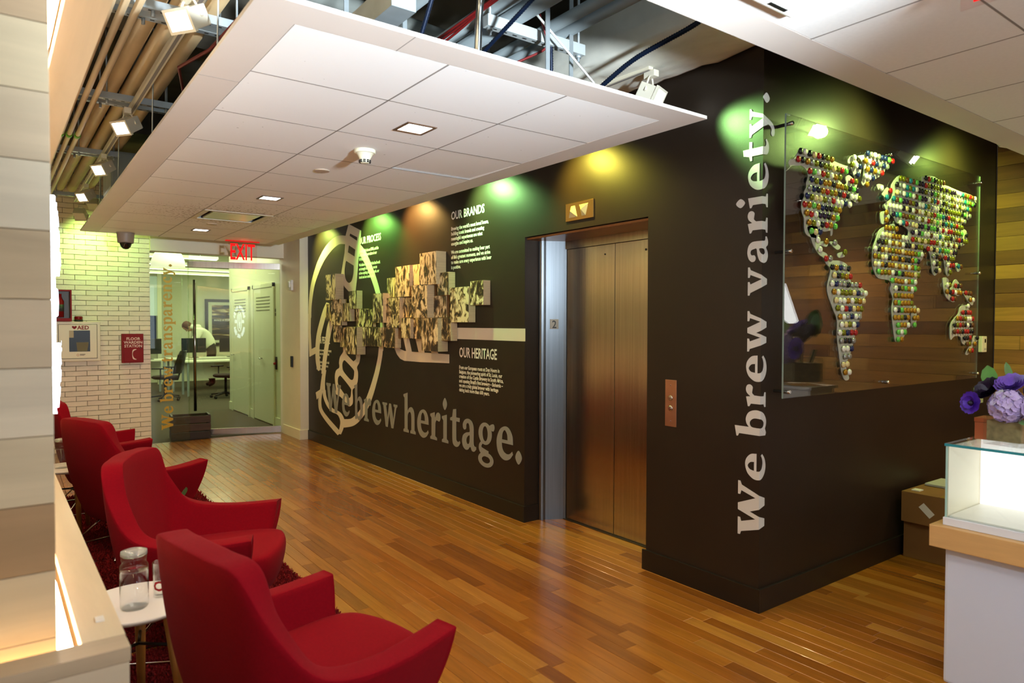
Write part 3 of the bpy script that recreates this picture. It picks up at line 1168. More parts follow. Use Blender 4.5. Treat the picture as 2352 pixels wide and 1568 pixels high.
wall_shape('stripe', [toW([(843, 742), (1228, 747), (1228, 817), (843, 803)], 690, 440, 2.376)], 0.0008)

# ------------------------------------------------------------------ photo blocks
M_PLY = pbr('pale_ply', '#b59a72', 0.6, noise=0.15, nscale=6, stretch=(1, 1, 30))


def sepia(seed, bright):
    m = bpy.data.materials.new('sepia_print')
    m.use_nodes = True
    n, l = nt(m)
    p = n['Principled BSDF']
    p.inputs['Roughness'].default_value = 0.35
    tc = n.new('ShaderNodeTexCoord')
    mp = n.new('ShaderNodeMapping')
    r = random.Random(seed)
    mp.inputs['Location'].default_value = (r.uniform(0, 90), r.uniform(0, 90), r.uniform(0, 90))
    mp.inputs['Scale'].default_value = (1, r.uniform(11, 19), r.uniform(5, 10))
    l.new(tc.outputs['Object'], mp.inputs[0])
    nz = n.new('ShaderNodeTexNoise')
    nz.inputs['Scale'].default_value = 1.0
    nz.inputs['Detail'].default_value = 4
    nz.inputs['Roughness'].default_value = 0.55
    nz.inputs['Distortion'].default_value = 1.5
    l.new(mp.outputs[0], nz.inputs['Vector'])
    vo = n.new('ShaderNodeTexVoronoi')
    vo.inputs['Scale'].default_value = r.uniform(1.2, 2.2)
    l.new(mp.outputs[0], vo.inputs['Vector'])
    mx = n.new('ShaderNodeMath')
    mx.operation = 'MULTIPLY_ADD'
    mx.inputs[1].default_value = 0.22
    l.new(vo.outputs['Color'], mx.inputs[0])
    l.new(nz.outputs[0], mx.inputs[2])
    cr_ = n.new('ShaderNodeValToRGB')
    e = cr_.color_ramp.elements
    e[0].position = 0.55 - bright * 0.1
    e[0].color = lin('#2b2013')
    e[1].position = 0.72 - bright * 0.1
    e[1].color = lin('#efdcb0')
    x = cr_.color_ramp.elements.new(0.63 - bright * 0.1)
    x.color = lin('#8b6f43')
    l.new(mx.outputs[0], cr_.inputs[0])
    l.new(cr_.outputs[0], p.inputs['Base Color'])
    return m


F = (730, 560, 5.805)
D1, D2, D3 = 0.035, 0.07, 0.105
BL = [(F, 105, 405, 235, 745, D3, 0.6, 'topmost at the left end'), (F, 110, 800, 185, 1025, D1, 0, 'narrow one at the far left'), (F, 180, 740, 318, 1085, D2, .3, 'with standing figures, second from the left'),
      (F, 330, 790, 425, 1030, D2, .1, 'small one right of the figures'), (F, 418, 625, 520, 865, D2, .2, 'small one just under the emblem bottle'), (F, 510, 865, 648, 1105, D1, .4, 'with a pale sky, left of centre'),
      (F, 650, 872, 738, 1105, D1, -.2, 'narrow one beside the pale sky print'), (F, 737, 660, 870, 1050, D3, .2, 'tall proud one left of centre'), (F, 912, 718, 1090, 1115, D2, .1, 'with square window shapes in the middle'),
      (F, 925, 452, 1035, 712, D1, .9, 'pale portrait at upper centre'), (F, 210, 1088, 290, 1310, D1, .1, 'lower left narrow one'), (F, 300, 1112, 372, 1375, D1, -.3, 'dark narrow one on the bottom left row'),
      (F, 375, 1105, 520, 1470, D3, .2, 'lowest one hanging under the left cluster'), (F, 524, 1110, 633, 1360, D1, .3, 'bottom row, right of the lowest print'), (F, 637, 1112, 798, 1362, D1, -.3, 'dark oval print on the bottom row'),
      (F, 800, 1112, 903, 1372, D1, .3, 'busy crowd print on the bottom row'), (F, 905, 1120, 1030, 1385, D2, -.3, 'dark print ending the bottom left row'),
      (Dd, 280, 295, 470, 705, D2, .6, 'street scene at upper centre'), (Dd, 490, 275, 605, 550, D1, 1.2, 'pale one with two small figures'), (Dd, 605, 110, 825, 545, D3, .9, 'highest one showing a flag'),
      (Dd, 840, 380, 990, 685, D2, .3, 'upper right of the cluster beside the flag print'), (Dd, 495, 545, 705, 985, D3, .2, 'big proud one with a dark bottle shape'), (Dd, 380, 712, 492, 980, D1, .4, 'narrow striped one at centre'),
      (Dd, 745, 690, 960, 980, D1, .0, 'dark green toned one right of the bottle print'), (Dd, 1010, 575, 1258, 1045, D2, .7, 'large light one at the right'), (Dd, 1278, 490, 1455, 815, D2, .1, 'rightmost single one'),
      (Dd, 355, 988, 480, 1255, D2, .6, 'arched doorway one in the lower middle'), (Dd, 505, 988, 628, 1265, D1, .1, 'with two small bottles in the lower middle'), (Dd, 630, 988, 848, 1430, D3, -.1, 'lowest big one showing a delivery wagon'),
      (Dd, 865, 988, 1018, 1290, D2, -.1, 'lower right dark one above the white stripe')]
for i, ((ox, oy, s), x0, y0, x1, y1, d, br, note) in enumerate(BL):
    xf = XW - d
    cyx, cyy = ox + (x0 + x1) / 2 / s, oy + (y0 + y1) / 2 / s
    ya = onplane(ox + x0 / s, cyy, 0, xf).y
    yb = onplane(ox + x1 / s, cyy, 0, xf).y
    za = onplane(cyx, oy + y0 / s, 0, xf).z
    zb = onplane(cyx, oy + y1 / s, 0, xf).z
    t = thing('photo_block', 'sepia photograph on a wooden block, ' + note, 'picture block', (XW, (ya + yb) / 2, zb), group='sepia photo blocks on the mural')
    MB().box(xf, XW - 0.0025, yb, ya, zb, za, 0.001).build('block', M_PLY, t)
    fc = MB()
    fc.box(xf - 0.0012, xf - 0.0001, yb + 0.001, ya - 0.001, zb + 0.001, za - 0.001)
    fc.build('photo_print', sepia(i * 7 + 1, br), t)

# ------------------------------------------------------------------ world map of bottle caps on acrylic
YA = 2.06
def toM(pts, ox, oy, s):
    out = []
    for p in pts:
        q = onplane(ox + p[0] / s, oy + p[1] / s, 1, YA - 0.006)
        out.append((q.x, q.z))
    return out


Nn = (1780, 240, 4.9)
Ee = (1640, 160, 2.1194)
Rr = (1980, 380, 3.266)
MX0, MX1, MZ0, MZ1 = 3.293, 5.838, 1.143, 2.643
mp_ = thing('world_map_panel', 'clear acrylic panel on the black wall with a white world map of coloured bottle caps', 'wall map', ((MX0 + MX1) / 2, YM, MZ0))
M_ACR = sheet_glass('clear_acrylic', (0.93, 0.95, 0.93), 1.5, 0.004, 1.6)
MB().box(MX0, MX1, YA - 0.005, YA + 0.005, MZ0, MZ1).build('acrylic_sheet', M_ACR, mp_)
M_EDGE = pbr('acrylic_edge', '#7d8f84', 0.15, 0.0, spec=0.5)
MB().box(MX0 - 0.0012, MX0 - 0.0002, YA - 0.0045, YA + 0.0045, MZ0, MZ1).build('sheet_edge', M_EDGE, mp_)
MB().box(MX1 + 0.0002, MX1 + 0.0012, YA - 0.0045, YA + 0.0045, MZ0, MZ1).build('sheet_edge', M_EDGE, mp_)
for x in (MX0 + 0.03, (MX0 + MX1) / 2 - 0.15, MX1 - 0.03):
    for z in (MZ0 + 0.035, (MZ0 + MZ1) / 2 + 0.03, MZ1 - 0.05):
        if abs(x - (MX0 + MX1) / 2 + 0.15) < 0.01 and 1.3 < z < 2.4:
            continue
        MB().lathe([(0.009, 0.0006), (0.009, 0.072), (0.011, 0.074), (0.011, 0.094), (0.008, 0.097)], x, YM, z, 14, 'y').build('standoff', M_CHROME, mp_)
CONT = [
    ('na', toM([(122, 748), (165, 705), (148, 655), (165, 618), (200, 612), (250, 545), (265, 505), (330, 540), (420, 562), (560, 600), (640, 630), (760, 680), (830, 700), (835, 730), (790, 760), (720, 775), (700, 815), (720, 860), (748, 890), (745, 955),
                (775, 915), (800, 880), (790, 830), (825, 795), (870, 830), (915, 870), (915, 940), (935, 980), (930, 1040), (935, 1090), (920, 1110), (880, 1085), (850, 1060), (840, 1110), (820, 1145), (790, 1125), (760, 1150), (735, 1200), (700, 1290),
                (650, 1370), (640, 1460), (625, 1475), (620, 1420), (560, 1430), (495, 1425), (495, 1470), (470, 1500), (440, 1500), (390, 1490), (350, 1460), (330, 1400), (325, 1280), (300, 1200), (300, 1100), (330, 1030), (325, 985), (350, 930), (350, 880), (370, 810), (350, 740), (300, 690), (240, 690), (190, 690), (150, 715)], *Nn)),
    ('sa', toM([(452, 765), (470, 815), (485, 860), (510, 900), (530, 915), (545, 945), (565, 975), (550, 1050), (555, 1100), (580, 1170), (598, 1220), (598, 1300), (610, 1400), (620, 1470), (635, 1510), (655, 1500), (640, 1440), (665, 1370), (680, 1310), (695, 1240),
                (715, 1200), (718, 1140), (738, 1090), (705, 1050), (668, 1040), (660, 1000), (645, 950), (610, 930), (565, 925), (545, 895), (520, 880), (512, 855), (545, 862), (550, 840), (520, 835), (503, 845), (495, 800), (500, 765)], *Ee)),
    ('is', toM([(925, 580), (1000, 565), (1035, 535), (1120, 570), (1260, 620), (1305, 635), (1260, 690), (1210, 780), (1120, 840), (1060, 860), (1030, 905), (990, 912), (970, 880), (985, 830), (995, 700), (960, 620)], *Nn)),
    ('is', toM([(812, 640), (840, 590), (880, 575), (915, 640), (960, 700), (955, 780), (910, 822), (880, 790), (862, 735), (838, 690)], *Nn)),
    ('is', toM([(1145, 910), (1165, 895), (1215, 910), (1210, 945), (1160, 960)], *Nn)),
    ('eu', toM([(150, 215), (185, 165), (205, 195), (195, 240), (175, 270), (162, 235)], *Rr)),
    ('as', toM([(165, 290), (215, 250), (230, 200), (215, 160), (240, 110), (280, 75), (330, 92), (440, 118), (455, 82), (540, 85), (600, 140), (640, 155), (720, 190), (830, 230), (850, 290), (805, 310), (800, 400), (785, 400), (770, 340), (742, 322),
                (760, 400), (740, 450), (745, 530), (715, 600), (695, 690), (660, 710), (668, 760), (645, 830), (625, 800), (615, 730), (600, 690), (560, 680), (575, 740), (560, 810), (530, 815), (510, 680), (490, 640), (450, 615), (455, 690), (405, 750), (385, 750), (370, 650), (340, 560),
                (345, 490), (300, 450), (255, 430), (235, 390), (185, 345)], *Rr)),
    ('af', toM([(138, 355), (175, 345), (205, 385), (170, 435), (140, 430)], *Rr)),
    ('af', toM([(130, 480), (190, 452), (240, 440), (250, 515), (280, 520), (345, 560), (360, 650), (372, 740), (435, 785), (412, 840), (395, 900), (385, 950), (358, 990), (375, 1050), (355, 1090), (345, 1160), (330, 1230), (300, 1305), (265, 1322), (245, 1310), (230, 1200), (220, 1080), (230, 1000), (208, 930), (215, 890), (195, 860),
                (120, 845), (90, 795), (75, 730), (80, 620), (100, 560)], *Rr)),
    ('af', toM([(368, 1100), (395, 1050), (405, 1090), (400, 1190), (372, 1208)], *Rr)),
    ('au', toM([(603, 850), (645, 855), (645, 950), (695, 1010), (670, 1022), (622, 975)], *Rr)),
    ('au', toM([(662, 920), (695, 855), (715, 870), (735, 910), (728, 975), (680, 965), (655, 960)], *Rr)),
    ('au', toM([(752, 945), (805, 962), (830, 1025), (818, 1048), (780, 1000)], *Rr)),
    ('au', toM([(660, 1200), (690, 1145), (720, 1110), (735, 1060), (785, 1045), (795, 1075), (808, 1100), (828, 1200), (825, 1255), (800, 1300), (790, 1345), (750, 1335), (735, 1285), (690, 1280), (660, 1305)], *Rr)),
    ('au', toM([(840, 1275), (868, 1300), (835, 1345), (795, 1415), (775, 1408), (818, 1330)], *Rr)),
    ('as', toM([(745, 480), (780, 495), (778, 580), (740, 605), (725, 585), (755, 540)], *Rr)),
    ('as', toM([(698, 740), (714, 732), (735, 770), (725, 795), (708, 790)], *Rr)),
    ('na', toM([(560, 840), (582, 838), (612, 860), (605, 875), (590, 872)], *Ee)), ('na', toM([(600, 895), (628, 888), (632, 910), (605, 914)], *Ee))]
M_CONT = pbr('frosted_white_film', '#b8b7a6', 0.5)
for i, (k, pts) in enumerate(CONT):
    me = flat([spline(pts, 4, True)], 0.004)
    remap(me, lambda c: Vector((c.x, YA - 0.0055 - c.z, c.y)))
    put('land_outline', setmat(me, M_CONT), mp_)
CAPC = {'white': '#e6e2d4', 'red': '#a01818', 'blue': '#16204f', 'black': '#15151a', 'gold': '#a8791f', 'cream': '#d9c28d', 'green': '#5fae4a', 'olive': '#7a7a1a', 'silver': '#9a9a94', 'teal': '#1b6f80', 'brown': '#5c3512', 'purple': '#241433'}
capm = {}
for k, c in CAPC.items():
    capm[k] = pbr('cap_' + k, c, 0.28, 0.55 if k in ('gold', 'silver', 'olive') else 0.1)
PAL = {'na': ['white', 'white', 'red', 'blue', 'black', 'gold', 'gold', 'cream', 'green', 'olive', 'silver', 'purple', 'black', 'olive'], 'sa': ['white', 'gold', 'red', 'silver', 'olive', 'blue', 'white', 'cream', 'black'],
       'is': ['gold', 'red', 'white', 'silver', 'green', 'white', 'olive', 'blue'], 'eu': ['red', 'white', 'teal'], 'as': ['white', 'red', 'olive', 'black', 'silver', 'cream', 'olive', 'green', 'brown', 'white', 'purple', 'teal'],
       'af': ['gold', 'gold', 'cream', 'gold', 'gold', 'olive', 'white', 'black', 'green'], 'au': ['red', 'gold', 'white', 'red', 'black', 'olive', 'brown']}


def inpoly(x, z, poly):
    c = False
    n = len(poly)
    for i in range(n):
        x1, z1 = poly[i]
        x2, z2 = poly[(i + 1) % n]
        if (z1 > z) != (z2 > z) and x < (x2 - x1) * (z - z1) / (z2 - z1) + x1:
            c = not c
    return c


def cap_geo(mb, x, y, z):
    b = len(mb.v)
    seg = 14
    prof = [(0.0045, 0.0, 0), (0.0045, 0.010, 0), (0.0178, 0.010, 1), (0.0168, 0.014, 1), (0.0146, 0.019, 0), (0.007, 0.0205, 0)]
    for (r, h, fl_) in prof:
        for k in range(seg):
            a = 2 * math.pi * k / seg
            rr = r * (1.06 if (fl_ and k % 2) else 1.0)
            mb.v.append((x + rr * math.cos(a), y - h, z + rr * math.sin(a)))
    mb.smooth = True
    for i in range(len(prof) - 1):
        for k in range(seg):
            k2 = (k + 1) % seg
            mb.face((b + i * seg + k, b + i * seg + k2, b + (i + 1) * seg + k2, b + (i + 1) * seg + k))
    mb.smooth = False
    mb.face([b + (len(prof) - 1) * seg + k for k in range(seg)])


cap_mesh = {}
for k in CAPC:
    mb = MB()
    cap_geo(mb, 0, 0, 0)
    cap_mesh[k] = mb.mesh('bottle_cap', capm[k])
rc = random.Random(21)
caps = []
px_, pz_ = 0.0445, 0.0462
for (k, poly) in CONT:
    poly = [(a, b) for a, b in poly]
    got = 0
    zs = [p[1] for p in poly]
    xs = [p[0] for p in poly]
    r0 = int(min(zs) / pz_) - 1
    while r0 * pz_ < max(zs) + 0.02:
        z = r0 * pz_ + 0.012
        off = px_ * 0.5 * (r0 % 2) if k in ('na', 'sa', 'is') else 0
        c0 = int(min(xs) / px_) - 1
        while c0 * px_ < max(xs) + 0.02:
            x = c0 * px_ + off
            if inpoly(x, z, poly):
                caps.append((x, z, k))
                got += 1
            c0 += 1
        r0 += 1
    if not got:
        caps.append((sum(xs) / len(xs), sum(zs) / len(zs), k))
caps = [c for i, c in enumerate(caps) if all((c[0] - d[0]) ** 2 + (c[1] - d[1]) ** 2 > 0.0011 for d in caps[:i])]
caps.sort(key=lambda c: c[0])
for (x, z, k) in caps[:300]:
    o = put('bottle_cap', cap_mesh[rc.choice(PAL[k])], mp_)
    o.location = (x + rc.uniform(-.002, .002), YA - 0.0095, z + rc.uniform(-.002, .002))
mb = MB()
keys = list(CAPC)
for (x, z, k) in caps[300:]:
    mb.cur = keys.index(rc.choice(PAL[k]))
    cap_geo(mb, x + rc.uniform(-.002, .002), YA - 0.0095, z + rc.uniform(-.002, .002))
if len(caps) > 300:
    o = mb.build('bottle_caps', [capm[k] for k in keys], mp_)
    o['kind'] = 'stuff'
print('CAPS', len(caps))
# thermostat right of the map, wall plate
q = onplane(2252, 790, 1, YM)
th = thing('thermostat', 'small cream wall thermostat at the lower right corner of the map panel', 'thermostat', (q.x, YM, q.z - 0.06))
MB().box(q.x - 0.045, q.x + 0.045, YM - 0.028, YM, q.z - 0.062, q.z + 0.062, 0.004).build('housing', pbr('cream_plastic', '#e3dcb6', 0.4), th)
MB().box(q.x + 0.0, q.x + 0.025, YM - 0.0295, YM - 0.027, q.z + 0.012, q.z + 0.04).build('display', M_DARK, th)
MB().box(q.x - 0.01, q.x + 0.03, YM - 0.0295, YM - 0.027, q.z - 0.045, q.z - 0.03).build('button', pbr('grey_plastic', '#b9b39b', 0.4), th)
q = onplane(2246, 905, 1, YM)
sw = thing('wall_plate', 'pale green switch plate on the black wall just above the flowers', 'wall plate', (q.x, YM, q.z - 0.06))
MB().box(q.x - 0.085, q.x + 0.085, YM - 0.008, YM, q.z - 0.07, q.z + 0.055, 0.002).build('plate', pbr('pale_green_plastic', '#a9b98a', 0.4), sw)
MB().box(q.x - 0.03, q.x + 0.03, YM - 0.012, YM - 0.008, q.z - 0.035, q.z + 0.03).build('rocker', pbr('pale_green_plastic2', '#b9c79c', 0.4), sw)

# ------------------------------------------------------------------ glass wall and door
YG = 9.70
M_GLASS = sheet_glass('pale_green_glass', (0.88, 0.93, 0.80), 1.52, 0.0, 1.25)
gw = thing('window_2', 'fixed clear glass sidelight beside the brick wall', None, (1.65, YG, 0), kind='structure')
MB().box(1.428, 1.885, YG - 0.006, YG + 0.006, 0.004, 2.452).build('glass_pane', M_GLASS, gw)
tl = thing('glass_lettering', 'gold serif words We brew transparency running up the glass sidelight', 'lettering', (1.68, YG, 0.2))
lettering('We brew transparency.', tl, M_GOLD, lambda c: Vector((1.683 - c.y, YG - 0.0075 - c.z, 0.175 + c.x)), 2.13, 0.098)

DA = R(-17.0)
gd = thing('door_2', 'glass door standing ajar with steel rails and a tall pull bar', None, (3.075, YG, 0), DA, kind='structure')
DWd = 1.19
MB().box(-DWd, -0.004, -0.006, 0.006, 0.10, 2.30).build('glass_pane', M_GLASS, gd, True)
MB().box(-DWd, -0.004, -0.018, 0.018, 2.30, 2.385, 0.002).build('top_rail', M_STEEL, gd, True)
MB().box(-DWd, -0.004, -0.018, 0.018, 0.012, 0.10, 0.002).build('bottom_rail', M_STEEL, gd, True)
mb = MB()
mb.tube([(-DWd + 0.09, -0.07, 0.36), (-DWd + 0.09, -0.07, 2.13)], 0.019, 16)
ph = mb.build('pull_bar', pbr('dark_chrome', '#8f8a84', 0.15, 1.0), gd, True)
for z in (0.6, 1.9):
    MB().tube([(-DWd + 0.09, -0.07, z), (-DWd + 0.09, 0.0, z)], 0.008, 10).build('bar_mount', M_CHROME, ph).matrix_parent_inverse = Matrix.Identity(4)
# notice stickers and key switch seen on the wall behind are built with the office
# ------------------------------------------------------------------ office beyond the glass
def carpet():
    m = pbr('office_carpet', '#4a4030', 0.95, noise=0.35, nscale=14, stretch=(2, 9, 1), bump=0.3, bscale=120)
    return m


struct('floor_office', MB().box(-4, 9, 9.762, 22, -0.12, 0.0), carpet(), label='grey brown office carpet beyond the glass')
M_OFFW = pbr('office_wall', '#dcdcc0', 0.7)
struct('wall_office_far', MB().box(-4, 9, 20.0, 20.1, 0, 3.4), M_OFFW)
struct('ceiling_office', MB().box(-4, 9, 9.86, 20.1, 3.4, 3.5), pbr('office_ceiling', '#d6d8bd', 0.8))
# corridor wall with two doors
XC = 3.2
struct('wall_corridor', MB().box(XC, XC + 0.2, 9.81, 13.0, 0, 3.4), M_OFFW, label='cream corridor wall with louvred doors')
struct('wall_office_right', MB().box(5.6, 5.7, 13.0, 20.0, 0, 3.4), M_OFFW)
mb = MB()
mb.box(XC - 0.015, XC, 12.75, 13.0, 0, 0.14)
mb.box(XC - 0.015, XC, 11.45, 11.68, 0, 0.14)
mb.box(XC - 0.015, XC, 9.82, 10.35, 0, 0.14)
struct('baseboard_corridor', mb, M_OFFW)
for i, (y0, y1) in enumerate(((10.4, 11.40), (11.72, 12.70))):
    d = thing('door_%d' % (3 + i), 'cream louvred utility door %s' % ('nearer the glass' if i == 0 else 'farther down the corridor'), None, (XC, (y0 + y1) / 2, 0), kind='structure')
    MB().box(XC - 0.02, XC - 0.001, y0, y1, 0.02, 2.1, 0.002).build('door_leaf', M_OFFW, d)
    mb = MB()
    mb.box(XC - 0.03, XC - 0.001, y0 - 0.05, y0 - 0.002, 0, 2.16)
    mb.box(XC - 0.03, XC - 0.001, y1 + 0.002, y1 + 0.05, 0, 2.16)
    mb.box(XC - 0.03, XC - 0.001, y0 - 0.05, y1 + 0.05, 2.102, 2.16)
    mb.build('door_frame', M_OFFW, d)
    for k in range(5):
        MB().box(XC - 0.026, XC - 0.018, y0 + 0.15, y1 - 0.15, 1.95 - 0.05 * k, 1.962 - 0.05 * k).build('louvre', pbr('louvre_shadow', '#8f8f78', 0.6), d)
    mb = MB()
    yk = y1 - 0.09 if i else y0 + 0.55
    mb.tube([(XC - 0.02, yk, 1.0), (XC - 0.07, yk, 1.0), (XC - 0.075, yk - 0.10, 1.0)], 0.011, 8)
    mb.build('lever_handle', M_CHROME, d)
fr = thing('wall_switch', 'black key switch with a red knob on the corridor wall seen through the door', 'switch', (XC, 10.28, 0.9))
MB().box(XC - 0.02, XC, 10.26, 10.31, 0.86, 1.05, 0.003).build('plate', M_DARK, fr)
MB().lathe([(0.02, 0), (0.02, 0.02), (0.012, 0.03)], XC - 0.02, 10.285, 0.95, 12, 'x').build('knob', pbr('red_plastic', '#8e1612', 0.4), fr)
sg = thing('notice_sign', 'two small dark stickers on the corridor wall', 'sign', (XC, 10.33, 1.7))
for z in (1.72, 1.66):
    MB().box(XC - 0.004, XC, 10.31, 10.43, z, z + 0.045).build('sticker', pbr('dark_label', '#4a4a3a', 0.5), sg)

# ceiling services of the office
M_TUBEL = emitter('office_tube', '#f6ffd0', 5.0)
for i, (y, x0, x1, z) in enumerate(((13.4, 0.0, 3.1, 2.72), (15.0, 0.0, 5.3, 2.72), (16.6, 0.0, 5.3, 2.74), (18.2, 0.0, 5.3, 2.76))):
    t = thing('linear_light', 'long hanging fluorescent light in the office, row %s from the glass' % ('first', 'second', 'third', 'fourth', 'fifth')[i], 'light', (x0, y, z))
    MB().box(x0, x1, y - 0.06, y + 0.06, z, z + 0.05).build('housing', M_WPAINT, t)
    MB().box(x0 + 0.02, x1 - 0.02, y - 0.05, y + 0.05, z - 0.012, z - 0.001).build('tube', M_TUBEL, t)
    for x in (x0 + 0.3, x1 - 0.3):
        MB().tube([(x, y, z + 0.05), (x, y, 3.4)], 0.006, 6).build('hanger_rod', M_GALV, t)
for i, (y, z, r) in enumerate(((12.3, 2.95, 0.05), (14.2, 3.05, 0.16), (17.4, 3.1, 0.12))):
    t = MB().tube([(-2.5, y, z), (5.4, y, z)], r, 16).build('duct_pipe', pbr('pale_duct', '#b7bd9d', 0.6), None)
    tag(t, ('thin', 'thick', 'medium')[i] + ' pale round duct under the office ceiling', 'duct', 'office ceiling ducts')
# dome pendant
pdm = thing('pendant_lamp', 'large white dome pendant lamp glowing inside the office', 'lamp', (1.93, 11.4, 2.46))
MB().lathe([(0.235, 0.0), (0.228, 0.09), (0.19, 0.19), (0.12, 0.26), (0.04, 0.29)], 1.93, 11.4, 2.40, 28).build('shade', pbr('opal_shade', '#f4f2e2', 0.4, emit='#fffbe6', estr=1.3), pdm)
MB().tube([(1.93, 11.4, 2.68), (1.93, 11.4, 3.4)], 0.006, 6).build('cord', M_DARK, pdm)
# blue window wall at left, roller blind
bwn = struct('window_3', MB().box(-1.0, 3.0, 19.4, 19.42, 0.9, 1.75), emitter('dusk_pane', '#1d3a63', 0.55))
MB().box(-1.0, 3.02, 19.36, 19.38, 1.75, 2.75).build('roller_blind', pbr('blind_fabric', '#c3d2d2', 0.8, emit='#c3d2d2', estr=0.12), bwn)
MB().box(3.02, 3.12, 19.35, 19.45, 0, 3.4).build('window_post', M_OFFW, bwn)
# framed poster
pf = thing('framed_poster', 'large black framed dark poster on the office back wall', 'picture', (4.9, 19.98, 1.0))
MB().box(4.28, 5.58, 19.94, 19.99, 0.95, 2.22, 0.004).build('frame', M_DARK, pf)
MB().box(4.36, 5.50, 19.935, 19.94, 1.03, 2.14).build('mat_board', pbr('mat_board', '#dfe0c9', 0.7), pf)
MB().box(4.45, 5.44, 19.93, 19.935, 1.10, 2.06).build('print', sepia(99, -0.2), pf)
me = text_mesh('MAKE A STATEMENT', 0.075, 'LEFT', bold=0.001)
remap(me, lambda c: Vector((4.5 + c.x, 19.928, 1.62 + c.y)))
put('poster_text', setmat(me, M_PRINT), pf)
# desks
M_DESK = pbr('white_desk', '#e3e2cc', 0.4)


def desk(x0, x1, y0, y1, label):
    t = thing('desk', label, 'desk', ((x0 + x1) / 2, (y0 + y1) / 2, 0), group='office desks')
    MB().box(x0, x1, y0, y1, 0.72, 0.75, 0.003).build('top', M_DESK, t)
    for x in (x0 + 0.05, x1 - 0.09):
        for y in (y0 + 0.05, y1 - 0.09):
            MB().box(x, x + 0.04, y, y + 0.04, 0, 0.72).build('leg', M_GALV, t)
    MB().box(x0 + 0.1, x1 - 0.1, (y0 + y1) / 2, (y0 + y1) / 2 + 0.02, 0.35, 0.72).build('modesty_panel', M_DESK, t)
    return t


desk(2.95, 5.4, 15.6, 16.3, 'white office desk nearest the glass, right of the pull bar')
desk(1.3, 2.8, 16.6, 17.3, 'white office desk behind the pull bar')
desk(2.9, 5.4, 17.0, 17.7, 'white office desk in front of the bending person')
desk(0.6, 1.8, 15.2, 15.9, 'white office desk at the left behind the gold lettering')


def monitor(x, y, rz, label):
    t = thing('monitor', label, 'monitor', (x, y, 0.75), rz, group='office monitors')
    MB().box(-0.27, 0.27, -0.015, 0.02, 0.12, 0.46, 0.004).build('screen_shell', M_DARK, t, True)
    MB().box(-0.255, 0.255, -0.018, -0.0155, 0.135, 0.445).build('screen', pbr('dark_screen', '#16201f', 0.15), t, True)
    MB().box(-0.025, 0.025, 0.0, 0.03, 0.012, 0.2).build('stand', M_DARK, t, True)
    MB().box(-0.1, 0.1, -0.06, 0.1, 0.0, 0.012, 0.003).build('foot', M_DARK, t, True)


monitor(3.45, 17.25, 0.1, 'black monitor in front of the bending person')
monitor(4.3, 17.3, -0.1, 'black monitor right of the bending person')
monitor(2.45, 16.9, 0.15, 'black monitor beside the pull bar')
monitor(4.6, 16.0, 0.05, 'black monitor on the nearest office desk')
ls = thing('laptop', 'open laptop with a pale lid behind the gold lettering', 'laptop', (1.75, 15.5, 0.75), 0.2)
MB().box(-0.2, 0.2, -0.15, 0.1, 0, 0.018, 0.003).build('base', M_GALV, ls, True)
MB().box(-0.2, 0.2, 0.1, 0.115, 0.0, 0.27).build('lid', pbr('pale_lid', '#cfd0bd', 0.5), ls, True)


def task_chair(x, y, rz, label):
    t = thing('task_chair', label, 'office chair', (x, y, 0), rz, group='black mesh task chairs')
    mb = MB()
    mb.lathe([(0.2, 0.43), (0.245, 0.45), (0.25, 0.48), (0.22, 0.50)], 0, 0, 0, 20)
    mb.build('seat', pbr('dark_fabric', '#2a1512', 0.8), t, True)
    mb = MB()
    rows = []
    for i in range(7):
        z = 0.55 + 0.075 * i
        wd = 0.23 - 0.012 * abs(i - 2) - (0.05 if i == 6 else 0)
        xx = -0.22 - 0.02 * i
        b0 = len(mb.v)
        for j in range(7):
            s = -1 + j / 3
            mb.v.append((xx - 0.05 * (1 - s * s), wd * s, z))
        rows.append(b0)
    for i in range(6):
        for j in range(6):
            mb.face((rows[i] + j, rows[i] + j + 1, rows[i + 1] + j + 1, rows[i + 1] + j))
    o = mb.build('backrest', M_DARK, t, True)
    md = o.modifiers.new('solid', 'SOLIDIFY')
    md.thickness = 0.025
    MB().tube([(-0.05, 0, 0.42), (-0.24, 0, 0.42), (-0.30, 0, 0.62)], 0.022, 8).build('back_support', M_DARK, t, True)
    MB().tube([(0, 0, 0.08), (0, 0, 0.43)], 0.028, 10).build('gas_lift', M_DARK, t, True)
    for k in range(5):
        a = 2 * math.pi * k / 5 + 0.3
        l_ = MB().tube([(0, 0, 0.11), (0.3 * math.cos(a), 0.3 * math.sin(a), 0.07)], [0.024, 0.014], 8).build('base_leg', M_DARK, t, True)
        c = MB().lathe([(0.028, -0.018), (0.028, 0.018)], 0.3 * math.cos(a), 0.3 * math.sin(a), 0.028, 12, 'x').build('caster', M_DARK, l_, True)
    for s in (-1, 1):
        MB().tube([(0.0, 0.2 * s, 0.45), (-0.02, 0.28 * s, 0.46), (-0.02, 0.28 * s, 0.64)], 0.014, 8).build('arm_post', M_DARK, t, True)
        MB().box(-0.12, 0.14, 0.28 * s - 0.035, 0.28 * s + 0.035, 0.64, 0.665, 0.008).build('armrest', M_DARK, t, True)
    return t


task_chair(3.62, 15.05, R(200), 'black mesh task chair in front of the corridor corner')
task_chair(2.50, 15.2, R(150), 'black mesh task chair directly behind the pull bar')
task_chair(1.70, 14.8, R(165), 'black mesh task chair left of the pull bar')

# person bending over the desk
pr = thing('person', 'person with short brown hair in a white hooded jacket bending over the desk', 'person', (3.98, 17.95, 0), R(180))


